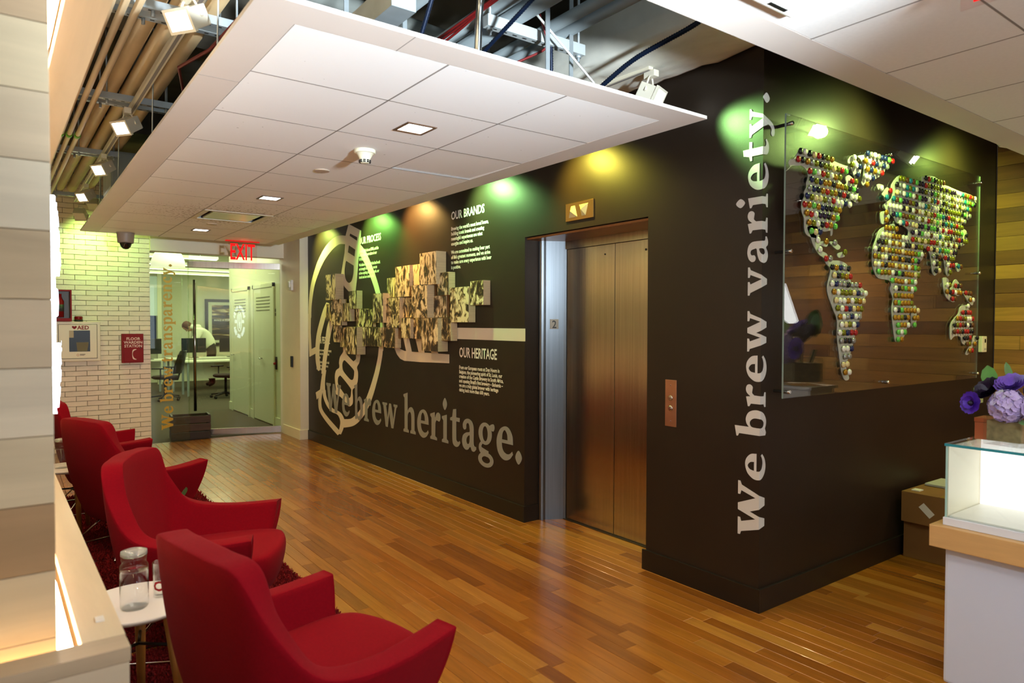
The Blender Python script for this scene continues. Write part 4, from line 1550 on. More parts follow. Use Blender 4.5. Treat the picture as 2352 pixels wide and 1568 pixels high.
def skin(name, verts, edges, radii, mat, parent, sub=2):
    me = bpy.data.meshes.new(name)
    me.from_pydata(verts, edges, [])
    me.materials.append(mat)
    o = put(name, me, parent, True)
    md = o.modifiers.new('skin', 'SKIN')
    sv = me.skin_vertices[0].data
    for i, r in enumerate(radii):
        sv[i].radius = (r, r * 0.85) if not isinstance(r, tuple) else r
        sv[i].use_root = (i == 0)
    s2 = o.modifiers.new('sub', 'SUBSURF')
    s2.levels = s2.render_levels = sub
    for p in me.polygons:
        p.use_smooth = True
    md.use_smooth_shade = True
    return o


M_HOOD = pbr('white_jacket', '#dcdcc6', 0.8, bump=0.3, bscale=20)
M_PANT = pbr('dark_trousers', '#24221d', 0.85)
M_SKIN = pbr('skin', '#c08a62', 0.55)
M_HAIR = pbr('brown_hair', '#5a2f14', 0.6, bump=0.4, bscale=60)
# local frame: faces +x (toward the desk after rotation)
V = [(0, 0, 0.92), (0.05, 0, 1.12), (0.18, 0, 1.30), (0.33, 0, 1.40), (0.42, 0, 1.44),
     (0.30, 0.19, 1.36), (0.42, 0.24, 1.14), (0.55, 0.16, 0.96), (0.62, 0.12, 0.88), (0.30, -0.19, 1.36), (0.40, -0.25, 1.12), (0.52, -0.18, 0.95), (0.60, -0.12, 0.87),
     (-0.02, 0.1, 0.86), (0.03, 0.11, 0.48), (-0.03, 0.12, 0.09), (0.10, 0.13, 0.04), (-0.02, -0.1, 0.86), (0.03, -0.11, 0.48), (-0.03, -0.12, 0.09), (0.10, -0.13, 0.04)]
Eg = [(0, 1), (1, 2), (2, 3), (3, 4), (3, 5), (5, 6), (6, 7), (7, 8), (3, 9), (9, 10), (10, 11), (11, 12), (0, 13), (13, 14), (14, 15), (15, 16), (0, 17), (17, 18), (18, 19), (19, 20)]
Rd = [.16, .165, .18, .16, .07, .085, .065, .05, .035, .085, .065, .05, .035, .10, .075, .05, .045, .10, .075, .05, .045]
body = skin('body', V, Eg, Rd, M_PANT, pr)
# jacket as a slightly larger shell over torso and arms
jk = skin('jacket', V[:13], Eg[:12], [r * 1.1 + 0.01 for r in Rd[:13]], M_HOOD, pr)
hd = MB()
hd.lathe([(0.001, -0.125), (0.05, -0.115), (0.072, -0.07), (0.082, 0.0), (0.085, 0.05), (0.07, 0.10), (0.035, 0.125), (0.001, 0.13)], 0, 0, 0, 18)
me = hd.mesh('head', M_SKIN)
rot = Matrix.Rotation(R(62), 4, 'Y')
hc = Vector((0.52, 0, 1.47))
for v in me.vertices:
    c = Vector((v.co.x * 1.12, v.co.y * 0.92, v.co.z))
    v.co = hc + rot.to_3x3() @ c
head = put('head', me, pr, True)
for nm, pos, r_ in (('nose', (0.10, 0, -0.02), .016), ('ear', (0, 0.078, -0.01), .022), ('ear', (0, -0.078, -0.01), .022), ('eye', (0.088, 0.03, 0.01), .011), ('eye', (0.088, -0.03, 0.01), .011), ('mouth', (0.085, 0, -0.062), .018)):
    mb = MB().lathe([(0.001, -r_), (r_ * .7, -r_ * .7), (r_, 0), (r_ * .7, r_ * .7), (0.001, r_)], 0, 0, 0, 8)
    me = mb.mesh(nm, M_DARK if nm == 'eye' else M_SKIN)
    for v in me.vertices:
        v.co = hc + rot.to_3x3() @ (v.co + Vector(pos))
    put(nm, me, head, True)
mb = MB().lathe([(0.09, -0.02), (0.096, 0.05), (0.08, 0.11), (0.04, 0.138), (0.001, 0.142)], 0, 0, 0, 18)
me = mb.mesh('hair', M_HAIR)
for v in me.vertices:
    c = Vector((v.co.x * 1.1 - 0.018, v.co.y * 0.95, v.co.z))
    v.co = hc + rot.to_3x3() @ c
put('hair', me, pr, True)
mb = MB().lathe([(0.14, -0.05), (0.15, 0.0), (0.12, 0.05), (0.09, 0.06)], 0.36, 0, 1.47, 16)
mb.build('hood', M_HOOD, pr, True)
for s in (1, -1):
    base = Vector((0.60, 0.12 * s, 0.87))
    hb = skin('hand', [base[:], (0.66, 0.11 * s, 0.83)], [(0, 1)], [.03, .035], M_SKIN, pr, 1)
    for k in range(4):
        skin('finger', [(0.67, (0.085 + 0.018 * k) * s, 0.825), (0.72 - 0.006 * abs(k - 1), (0.085 + 0.018 * k) * s, 0.80), (0.745 - 0.008 * abs(k - 1), (0.085 + 0.018 * k) * s, 0.775)], [(0, 1), (1, 2)], [.009, .008, .007], M_SKIN, hb, 1)
    skin('thumb', [(0.645, 0.075 * s, 0.83), (0.685, 0.055 * s, 0.81), (0.705, 0.052 * s, 0.79)], [(0, 1), (1, 2)], [.011, .009, .008], M_SKIN, hb, 1)

# wooden crate holding the door
ct = thing('wooden_crate', 'dark slatted wooden crate at the foot of the glass door', 'crate', (1.93, 9.93, 0), R(-6))
M_CRATE = wood('crate_wood', ['#3a2412', '#4a2f18', '#2f1d0e'], 0.6, 0, 1.0, 'object')
for k in range(3):
    z0 = 0.012 + 0.105 * k
    MB().box(-0.24, 0.24, -0.16, -0.148, z0, z0 + 0.092).build('slat', M_CRATE, ct, True)
    MB().box(-0.24, 0.24, 0.148, 0.16, z0, z0 + 0.092).build('slat', M_CRATE, ct, True)
for s in (-1, 1):
    MB().box(0.225 * s - 0.012, 0.225 * s + 0.012, -0.147, 0.147, 0.0, 0.325).build('end_panel', M_CRATE, ct, True)
MB().box(-0.21, 0.21, -0.147, 0.147, 0.004, 0.016).build('bottom_board', M_CRATE, ct, True)
# card reader, alarm strobe on the white wall
cdr = thing('card_reader', 'slim black card reader on the cream wall by the glass door', 'card reader', (3.09, 9.30, 1.0))
q = onplane(672, 830, 0, 3.09)
MB().box(3.068, 3.09, q.y - 0.03, q.y + 0.03, q.z - 0.075, q.z + 0.075, 0.004).build('housing', M_DARK, cdr)
MB().box(3.0665, 3.068, q.y - 0.012, q.y + 0.012, q.z + 0.04, q.z + 0.047).build('status_light', pbr('dim_led', '#3a1010', 0.3), cdr)
cdr.location = (3.09, q.y, q.z - 0.075)
q = onplane(671, 655, 0, 3.09)
als = thing('wall_sensor', 'small white wall sensor high on the cream wall', 'sensor', (3.09, q.y, q.z - 0.06))
MB().box(3.06, 3.09, q.y - 0.045, q.y + 0.045, q.z - 0.07, q.z + 0.07, 0.006).build('housing', M_WPAINT, als)
MB().box(3.04, 3.06, q.y - 0.03, q.y + 0.03, q.z - 0.03, q.z + 0.05, 0.006).build('lens', pbr('clear_lens', '#e8e8da', 0.2), als)
for o in list(cdr.children) + list(als.children):
    o.matrix_parent_inverse = wmat(o.parent).inverted()

# ------------------------------------------------------------------ wood clad sign booth at the left
M_MAPLE = wood('maple_plank', ['#b4946b', '#d8c6a4', '#c2a680', '#e2d5bb', '#a8865f', '#d0b795'], 0.45, 0, 0.35, 'object', 0.03, gstr=0.22)
M_MAPLE_Y = wood('maple_board', ['#d8c19a', '#e2cfae'], 0.4, 1, 0.5, 'object', 0.03, gstr=0.12)
M_LED = emitter('warm_led', (1.0, 0.66, 0.30), 26.0)
M_LEDW = emitter('white_led', (1.0, 0.72, 0.44), 34.0)
BX, BY0, BY1 = 0.072, 1.745, 9.0
BSL = -0.0197


def bx(x, y):
    """booth line: the wall and its boards run very slightly askew to the lobby"""
    return x + BSL * (y - BY0)


bo = thing('sign_booth', 'pale maple plank booth wall in the left foreground with ledge, canopy and neon lights', 'partition', (-0.3, 3.0, 0))
def prism(pts, z0, z1):
    mb = MB()
    n_ = len(pts)
    mb.add([(x, y, z0) for x, y in pts] + [(x, y, z1) for x, y in pts],
           [(i, (i + 1) % n_, (i + 1) % n_ + n_, i + n_) for i in range(n_)] + [tuple(range(n_))[::-1], tuple(range(n_, 2 * n_))])
    return mb


prism([(-0.9, BY0 + 0.02), (BX - 0.02, BY0 + 0.02), (bx(BX - 0.02, BY1), BY1), (-0.9, BY1)], 0, 3.05).build('core', pbr('booth_core', '#cbb894', 0.7), bo)
zz = 0.86 - 0.145
while zz < 3.05:
    h = 0.1445
    z1_ = min(zz + h, 3.05)
    MB().box(-0.9, BX, BY0, BY0 + 0.018, zz + 0.0008, z1_ - 0.0008, 0.0012).build('plank', M_MAPLE, bo)
    prism([(BX - 0.018, BY0 + 0.0185), (BX, BY0 + 0.0185), (bx(BX, BY1), BY1), (bx(BX - 0.018, BY1), BY1)], zz + 0.0008, z1_ - 0.0008).build('side_plank', M_MAPLE_Y, bo)
    zz += h


def run(x0, x1, y0, z0, z1, nm, mat):
    prism([(bx(x0, y0), y0), (bx(x1, y0), y0), (bx(x1, BY1), BY1), (bx(x0, BY1), BY1)], z0, z1).build(nm, mat, bo)


ZL = 0.85
# ledge: right board, front board, fascias, with an LED slot next to the wall
run(0.113, 0.1945, 1.70, ZL - 0.03, ZL, 'ledge_board', M_MAPLE_Y)
prism([(-0.9, 1.625), (0.1965, 1.625), (0.1945, 1.698), (-0.9, 1.698)], ZL - 0.03, ZL).build('ledge_board', M_MAPLE, bo)
prism([(-0.9, 1.627), (0.194, 1.627), (0.194, 1.642), (-0.9, 1.642)], 0.0, ZL - 0.032).build('ledge_front', M_MAPLE, bo)
run(0.178, 0.192, 1.643, 0.0, ZL - 0.032, 'ledge_side', M_MAPLE_Y)
prism([(-0.9, 1.70), (0.06, 1.70), (0.06, 1.742), (-0.9, 1.742)], ZL - 0.10, ZL - 0.09).build('led_strip', M_LED, bo)
run(0.075, 0.110, 1.72, ZL - 0.075, ZL - 0.065, 'led_strip', M_LEDW)
# canopy
ZT = 2.32
run(0.122, 0.216, 1.70, ZT, ZT + 0.03, 'canopy_board', M_MAPLE_Y)
run(0.199, 0.214, 1.70, ZT + 0.031, 3.0, 'canopy_fascia', M_MAPLE_Y)
run(0.076, 0.120, 1.75, ZT + 0.05, ZT + 0.06, 'led_strip', M_LEDW)
MB().box(0.148, 0.166, 1.80, 1.83, ZL, ZL + 0.004, 0.001).build('ledge_clip', M_WPAINT, bo)

# neon sign on the booth wall
ns = thing('neon_sign', 'round white neon sign on the side of the maple booth', 'neon sign', (BX, 2.95, 1.15))
M_NEON = emitter('neon_white', (0.78, 0.85, 1.0), 9.0)
NY, NZ, NX = 2.95, 1.60, bx(BX, 2.95) + 0.070


def onsign(a, b, off=0.0):
    return Vector((NX + off, NY + a * 0.82, NZ + b * 0.82))     # reads correctly when seen from +x with +y to the right mirrored below


def arc_text(txt, r, a_mid, step, top):
    out = []
    n_ = len(txt)
    for i, ch in enumerate(txt):
        if ch == ' ':
            continue
        a = a_mid + (-(i - (n_ - 1) / 2) if top else (i - (n_ - 1) / 2)) * step
        me = text_mesh(ch, 0.15, 'CENTER', bold=-0.002, depth=0.012)
        for v in me.vertices:
            lx, ly, lz = v.co
            rr = r + (ly if top else -(0.108 - ly) + 0.108 - 0.0)
            if top:
                ex = Vector((math.sin(a), -math.cos(a)))
                er = Vector((math.cos(a), math.sin(a)))
                p = er * (r + ly) + ex * lx
            else:
                ex = Vector((-math.sin(a), math.cos(a)))
                er = Vector((math.cos(a), math.sin(a)))
                p = er * (r - ly + 0.108) + ex * lx
            v.co = onsign(-p.x, p.y, lz)
        put('neon_letter', setmat(me, M_NEON), ns)


arc_text("WE'RE IN HERE", 0.37, R(90), R(11.5), True)
arc_text('FOR THE BEER', 0.37, R(270), R(11.5), False)


def neon(nm, pts, r_=0.0085, off=0.0):
    MB().tube([onsign(-a, b, off) for a, b in pts], r_, 8).build(nm, M_NEON, ns)


neon('neon_tube', [(p.x, p.y) for p in ell(0, 0, 0.17, 0.28, 36)] + [(0.17, 0)])
neon('neon_tube', [(-0.05, 0.2), (-0.06, 0.0), (-0.03, -0.16), (0.03, -0.2), (0.06, -0.05), (0.04, 0.1), (0.03, 0.22), (-0.05, 0.2)])
neon('neon_tube', [(-0.04, -0.02), (0.03, -0.06), (-0.03, -0.09), (0.04, -0.13)])
for s in (-1, 1):
    for b in (-0.035, 0.035):
        neon('neon_tube', [(0.21 * s, b), (0.33 * s, b)])
    for a in (0.22, 0.26, 0.30):
        neon('neon_tube', [(a * s, -0.025), (a * s, 0.025)], 0.007)
    neon('neon_tube', [(0.33 * s, -0.05), (0.37 * s, 0), (0.33 * s, 0.05)])
for a, b in ((0.25, 0.3), (-0.25, 0.3), (0.25, -0.3), (-0.25, -0.3)):
    MB().tube([onsign(a, b, -0.069), onsign(a, b, 0.0)], 0.005, 6).build('mount', M_CHROME, ns)
# tubes stand proud at the near rim, as the sign edge shows in profile

# ------------------------------------------------------------------ red lounge chairs
M_RED = pbr('red_wool', '#850414', 0.9, noise=0.06, nscale=120, bump=0.12, bscale=420, sheen=0.02, spec=0.12)
CTRL = [  # bottom, middle, rim for half of the shell, arm front -> back centre
    ((.20, .255, .215), (.27, .325, .40), (.295, .372, .565)),
    ((.04, .275, .205), (.05, .345, .40), (.03, .392, .548)),
    ((-.12, .265, .20), (-.16, .340, .42), (-.185, .378, .585)),
    ((-.195, .225, .20), (-.262, .300, .45), (-.300, .325, .730)),
    ((-.228, .165, .20), (-.312, .232, .48), (-.358, .256, .872)),
    ((-.240, .080, .20), (-.330, .115, .49), (-.380, .128, .892)),
    ((-.243, .0, .20), (-.336, .0, .50), (-.388, .0, .897))]


def chair_shell():
    half = CTRL
    fullc = [tuple((x, y, z) for x, y, z in c) for c in half] + [tuple((x, -y, z) for x, y, z in c) for c in half[-2::-1]]
    N = len(fullc)
    U = (N - 1) * 4

    def cr(p0, p1, p2, p3, t):
        return 0.5 * ((2 * p1) + (-p0 + p2) * t + (2 * p0 - 5 * p1 + 4 * p2 - p3) * t * t + (-p0 + 3 * p1 - 3 * p2 + p3) * t ** 3)
    cols = []
    for i in range(U + 1):
        a = min(i // 4, N - 2)
        t = i / 4 - a
        lv = []
        for L in range(3):
            P = [Vector(fullc[max(min(a + d, N - 1), 0)][L]) for d in (-1, 0, 1, 2)]
            lv.append(cr(*P, t))
        col = []
        for j in range(9):
            s = j / 8
            # quadratic through the three levels
            l0, l1, l2 = (1 - s) * (1 - 2 * s), 4 * s * (1 - s), s * (2 * s - 1)
            col.append(lv[0] * l0 + lv[1] * l1 + lv[2] * l2)
        cols.append(col)
    TH = 0.084
    inner = []
    for i, col in enumerate(cols):
        row = []
        for j, p in enumerate(col):
            tu = cols[min(i + 1, U)][j] - cols[max(i - 1, 0)][j]
            tv = col[min(j + 1, 8)] - col[max(j - 1, 0)]
            n_ = tu.cross(tv).normalized()
            cen = Vector((0.08, 0, p.z))
            if n_.dot(cen - p) < 0:
                n_ = -n_
            nn = Vector((n_.x, n_.y, n_.z * 0.25)).normalized()
            row.append(p + nn * TH)
        inner.append(row)
    mb = MB()
    mb.smooth = True
    idx = {}

    def vid(key, co):
        if key not in idx:
            idx[key] = len(mb.v)
            mb.v.append(tuple(co))
        return idx[key]
    ring_rows = []
    for i in range(U + 1):
        loop = []
        for j in range(9):
            loop.append(vid(('o', i, j), cols[i][j]))
        a, b = cols[i][8], inner[i][8]
        up = Vector((0, 0, 0.003))
        loop.append(vid(('r', i, 0), a.lerp(b, 0.06) + up))
        loop.append(vid(('r', i, 1), a.lerp(b, 0.5) + up * 1.3))
        loop.append(vid(('r', i, 2), a.lerp(b, 0.94) + up))
        for j in range(8, -1, -1):
            loop.append(vid(('i', i, j), inner[i][j]))
        ring_rows.append(loop)
    M_ = len(ring_rows[0])
    for i in range(U):
        for j in range(M_):
            j2 = (j + 1) % M_
            mb.face((ring_rows[i][j], ring_rows[i][j2], ring_rows[i + 1][j2], ring_rows[i + 1][j]))
    mb.smooth = False
    mb.face(ring_rows[0])
    mb.face(ring_rows[-1][::-1])
    return mb


def seat_mesh():
    hp_ = [(.37, 0), (.355, .14), (.30, .245), (.12, .288), (-.12, .275), (-.24, .19), (-.27, 0)]
    out = spline([(x, y) for x, y in hp_] + [(x, -y) for x, y in hp_[-2:0:-1]], 4, True)
    mb = MB()
    mb.smooth = True
    lay = [(.205, .66), (.235, .82), (.29, .94), (.36, 1.0), (.40, 1.0), (.418, .975), (.426, .93), (.43, .6), (.43, .0)]
    n_ = len(out)
    b = 0
    for (z, s) in lay:
        for p in out:
            dz = (p.x * s) * 0.07 if z > .3 else 0
            mb.v.append((0.05 + (p.x - 0.05) * s, p.y * s, z + dz))
    for i in range(len(lay) - 1):
        for k in range(n_):
            k2 = (k + 1) % n_
            mb.face((i * n_ + k, i * n_ + k2, (i + 1) * n_ + k2, (i + 1) * n_ + k))
    mb.face(list(range(n_))[::-1])
    return mb


chair0 = thing('lounge_chair', 'x', 'chair', (0, 0, 0), 0, group='red lounge chairs')
o = chair_shell().build('shell', M_RED, chair0, True)
_me = o.data
_cr = _me.attributes.new('crease_edge', 'FLOAT', 'EDGE')
_capv = set(_me.polygons[len(_me.polygons) - 1].vertices) | set(_me.polygons[len(_me.polygons) - 2].vertices)
for _e in _me.edges:
    a_, b_ = _e.vertices
    same = None
    if a_ in _capv and b_ in _capv:
        _cr.data[_e.index].value = 0.75
    elif abs(a_ - b_) == 21 and a_ % 21 in (8, 12):
        _cr.data[_e.index].value = 0.8
    elif abs(a_ - b_) == 1 and min(a_, b_) // 21 in (15, 33) and max(a_, b_) % 21 <= 8 and min(a_, b_) % 21 != 20:
        _cr.data[_e.index].value = 0.55
bv = o.modifiers.new('bev', 'SUBSURF')
bv.levels = bv.render_levels = 1
o = seat_mesh().build('seat_cushion', M_RED, chair0, True)
bv = o.modifiers.new('s', 'SUBSURF')
bv.levels = bv.render_levels = 1
# seams where arm meets back
for s in (1, -1):
    MB().tube([(-.12, .2985 * s, .30), (-.155, .318 * s, .42), (-.18, .340 * s, .52), (-.19, .352 * s, .585)], 0.0018, 6).build('seam', M_RED, chair0, True)
M_ROD = pbr('chrome_rod', '#d5d2cc', 0.15, 1.0)
for s in (1, -1):
    MB().tube([(.05, .14 * s, .215), (.24, .27 * s, .012), (-.30, .27 * s, .012), (-.13, .14 * s, .21)], 0.007, 8).build('sled_leg', M_ROD, chair0, True)
for x in (.05, -.13):
    MB().tube([(x, -.14, .212), (x, .14, .212)], 0.007, 8).build('cross_bar', M_ROD, chair0, True)
MB().box(-.16, .12, -.15, .15, .205, .216).build('base_plate', M_DARK, chair0, True)
CH = [(0.749, 2.11, 0.209, 'red wool lounge chair nearest the camera'), (0.746, 3.526, -0.476, 'second red lounge chair, turned away behind the water carafe table'),
      (0.688, 5.319, 0.39, 'third red lounge chair from the camera'), (0.62, 6.62, 0.05, 'farthest red lounge chair, against the brick wall side')]
for i, (x, y, rz, lb) in enumerate(CH):
    c = chair0 if i == 0 else copy_tree(chair0)
    c.location = (x, y, 0.018)
    c.rotation_euler = (0, 0, rz)
    c['label'] = lb

# ------------------------------------------------------------------ shag rugs
M_RUG = pbr('red_shag', '#82060b', 0.95, noise=0.35, nscale=60, bump=0.8, bscale=150)
M_RUGB = pbr('rug_backing', '#3c0a08', 0.95)


def rug(x0, x1, y0, y1, label, dens):
    t = thing('shag_rug', label, 'rug', ((x0 + x1) / 2, (y0 + y1) / 2, 0), group='red shag rugs')
    MB().box(x0, x1, y0, y1, 0.0005, 0.009, 0.002).build('backing', M_RUGB, t)
    r = random.Random(int(y0 * 100))
    mb = MB()
    n_ = int((x1 - x0) * (y1 - y0) * dens)
    for _ in range(n_):
        x = r.uniform(x0, x1)
        y = r.uniform(y0, y1)
        a = r.uniform(0, 6.283)
        h = r.uniform(0.013, 0.022)
        w_ = r.uniform(0.003, 0.006)
        dx, dy = math.cos(a) * w_, math.sin(a) * w_
        lx, ly = r.uniform(-.014, .014), r.uniform(-.014, .014)
        b = len(mb.v)
        mb.v += [(x - dx, y - dy, 0.008), (x + dx, y + dy, 0.008), (x + dx * .6 + lx, y + dy * .6 + ly, 0.008 + h), (x - dx * .6 + lx, y - dy * .6 + ly, 0.008 + h)]
        mb.face((b, b + 1, b + 2, b + 3))
    o = mb.build('pile', M_RUG, t)
    o['kind'] = 'stuff'


rug(0.25, 1.375, 1.2, 3.52, 'red shag rug under the nearest lounge chair', 26000)
rug(0.25, 1.375, 3.58, 5.02, 'red shag rug under the second lounge chair', 26000)
rug(0.25, 1.36, 5.06, 7.1, 'red shag rug under the two far lounge chairs', 14000)

# ------------------------------------------------------------------ side tables, carafes, glasses
M_OAK = wood('oak_leg', ['#a8722f', '#b98240'], 0.4, 2, 1.0, 'object', 0.03)
M_TOP = pbr('white_laminate', '#eeecea', 0.3)
M_VGLASS = sheet_glass('vessel_glass', (0.96, 0.97, 0.96), 1.45, 0.02, 1.3)
M_WATER = sheet_glass('water', (0.95, 0.97, 0.97), 1.33, 0.0, 2.0)
M_FROST = pbr('bubbly_glass', '#eef0ee', 0.15, trans=0.75, ior=1.45)


def side_table(x, y, r, h, label, rot):
    t = thing('side_table', label, 'table', (x, y, 0.0), rot, group='round white side tables')
    MB().lathe([(r - 0.02, h - 0.022), (r, h - 0.010), (r, h - 0.004), (r - 0.004, h)], 0, 0, 0, 48).build('table_top', M_TOP, t, True)
    for k in range(3):
        a = 2 * math.pi * k / 3 + 0.5
        ca, sa = math.cos(a), math.sin(a)
        MB().tube([(ca * r * .55, sa * r * .55, h - 0.022), (ca * r * 0.86, sa * r * 0.86, 0.014)], [0.021, 0.013], 12).build('leg', M_OAK, t, True)
    mb = MB()
    for k in range(3):
        a = 2 * math.pi * k / 3 + 0.5
        mb.tube([(0, 0, h - 0.16), (math.cos(a) * r * .64, math.sin(a) * r * .64, h - 0.16)], 0.006, 6)
    mb.build('brace', M_DARK, t, True)
    return t


def carafe(x, y, z, label, s=1.0):
    t = thing('water_carafe', label, 'carafe', (x, y, z), 0, group='glass water carafes')
    r, h = 0.047 * s, 0.19 * s
    MB().lathe([(0.0001, 0), (r * .93, 0.0), (r, 0.008), (r, h * .72), (0.0001, h * .72)], 0, 0, 0, 40).build('water', M_WATER, t, True)
    MB().lathe([(r, h * .722), (r, h * .80), (r * .97, h * .83), (r * .88, h * .86), (r * .86, h * .89), (r * .90, h * .93), (r * .90, h * 1.0)], 0, 0, 0, 40).build('jar', M_VGLASS, t, True)
    MB().lathe([(r * .8, h * .99), (r * .82, h * 1.01), (r * .94, h * 1.02), (r * .92, h * 1.09), (r * .5, h * 1.12), (0.0001, h * 1.11)], 0, 0, 0, 32).build('lid', M_FROST, t, True)
    return t


def glass(x, y, z, label):
    t = thing('drinking_glass', label, 'glass', (x, y, z), 0, group='drinking glasses')
    MB().lathe([(0.0001, 0), (0.029, 0), (0.033, 0.13), (0.031, 0.13), (0.027, 0.008), (0.0001, 0.007)], 0, 0, 0, 28).build('tumbler', M_VGLASS, t, True)
    me = text_mesh('C', 0.05, 'CENTER', bold=0.002)
    remap(me, lambda c: Vector((0.0325 * math.sin(c.x / 0.032 - .6), -0.0325 * math.cos(c.x / 0.032 - .6), 0.03 + c.y)))
    put('red_mark', setmat(me, pbr('red_print', '#a5101a', 0.4)), t, True)


side_table(0.372, 2.855, 0.205, 0.50, 'round white side table with wooden legs behind the nearest chair', 0.9)
carafe(0.352, 2.80, 0.50, 'square shouldered glass water carafe on the nearest side table')
glass(0.452, 2.86, 0.50, 'printed drinking glass half hidden by the nearest red chair')
side_table(0.335, 5.86, 0.20, 0.50, 'round white side table by the third red chair', 0.3)
carafe(0.285, 5.84, 0.50, 'glass water carafe on the far side table')
glass(0.36, 5.83, 0.50, 'printed drinking glass on the far side table')

# ------------------------------------------------------------------ flowers
def petals(mb, c, nrm, n_, r, w_, cup, layers=1, twist=0.3, z0=0.0):
    nrm = Vector(nrm).normalized()
    a = nrm.cross(Vector((0.3, 0.2, 1))).normalized()
    b = nrm.cross(a)
    c = Vector(c)
    for L in range(layers):
        rr = r * (1 - 0.72 * L / max(layers, 1))
        cp = cup + (1.1 - cup) * L / max(layers, 1)
        for k in range(n_):
            an = 2 * math.pi * (k + 0.5 * (L % 2)) / n_ + twist * L
            d = a * math.cos(an) + b * math.sin(an)
            sd = -a * math.sin(an) + b * math.cos(an)
            i0 = len(mb.v)
            for (t, wd) in ((0.05, .25), (0.45, .95), (0.8, 1.0), (1.0, .55)):
                ht = cp * (t ** 1.4) * rr + z0
                for s in (-1, 0, 1):
                    p = c + d * (t * rr * (1 - 0.25 * cp)) + sd * (s * w_ * wd * rr) + nrm * (ht + (0.10 * rr * abs(s)))
                    mb.v.append(tuple(p))
            for q in range(3):
                for s in range(2):
                    j = i0 + q * 3 + s
                    mb.face((j, j + 1, j + 4, j + 3))


M_LAV = pbr('lavender_petal', '#b9a3d6', 0.6, noise=0.1, nscale=40, sheen=0.2)
M_VIO = pbr('violet_petal', '#4a1fa3', 0.55, noise=0.15, nscale=40)
M_PLUM = pbr('plum_petal', '#1d0b2c', 0.5)
M_ROSE = pbr('purple_rose', '#6f4bb0', 0.55, noise=0.15, nscale=30)
M_LEAF = pbr('eucalyptus_leaf', '#5f8a50', 0.5, noise=0.15, nscale=15)
M_STEM = pbr('stem_green', '#3c5a24', 0.6)


def hydrangea(parent, c, r, seed, n_=110):
    rr = random.Random(seed)
    mb = MB()
    mb.smooth = True
    for i in range(n_):
        z = 1 - 2 * (i + 0.5) / n_
        th_ = i * 2.39996
        s = math.sqrt(1 - z * z)
        d = Vector((s * math.cos(th_), s * math.sin(th_), z))
        petals(mb, Vector(c) + d * r * rr.uniform(.86, 1.0), d + Vector((rr.uniform(-.3, .3), rr.uniform(-.3, .3), rr.uniform(-.3, .3))), 4, r * 0.27, 0.55, 0.15)
    mb.build('hydrangea_head', M_LAV, parent, True)


def rose(parent, c, nrm, r, mat, nm='rose'):
    mb = MB()
    mb.smooth = True
    petals(mb, c, nrm, 6, r, 0.55, 0.35, 5, 0.4)
    mb.build(nm, mat, parent, True)


def leaf(parent, c, d, L, w_):
    mb = MB()
    mb.smooth = True
    c, d = Vector(c), Vector(d).normalized()
    sd = d.cross(Vector((0.1, 0.2, 1))).normalized()
    up = sd.cross(d)
    for t, k in ((0, .1), (.3, .85), (.6, 1), (.85, .7), (1, .05)):
        for s in (-1, 0, 1):
            mb.v.append(tuple(c + d * L * t + sd * w_ * k * s + up * (0.12 * L * t * t - 0.1 * w_ * abs(s))))
    for q in range(4):
        for s in range(2):
            j = q * 3 + s
            mb.face((j, j + 1, j + 4, j + 3))
    mb.build('leaf', M_LEAF, parent, True)


def bouquet(x, y, z, rz, label, s=1.0, vase=True):
    t = thing('flower_arrangement', label, 'flowers', (x, y, z), rz)
    h = 0.11 * s
    a = 0.065 * s
    if vase:
        mb = MB()
        mb.box(-a, a, -a, a, 0, h)
        mb.box(-a * .9, a * .9, -a * .9, a * .9, 0.014 * s, h * 0.999)
        o = mb.build('vase', M_VGLASS, t, True)
        MB().box(-a * .88, a * .88, -a * .88, a * .88, 0.016 * s, h * .82).build('vase_lining', pbr('dried_lining', '#8a7f5c', 0.7, noise=0.4, nscale=30), t, True)
    st = MB()
    for k in range(7):
        st.tube([(0.02 * s * math.cos(k), 0.02 * s * math.sin(k), 0.03 * s), (0.06 * s * math.cos(k), 0.06 * s * math.sin(k), h * 1.3)], 0.004 * s, 5)
    st.build('stems', M_STEM, t, True)
    return t, h


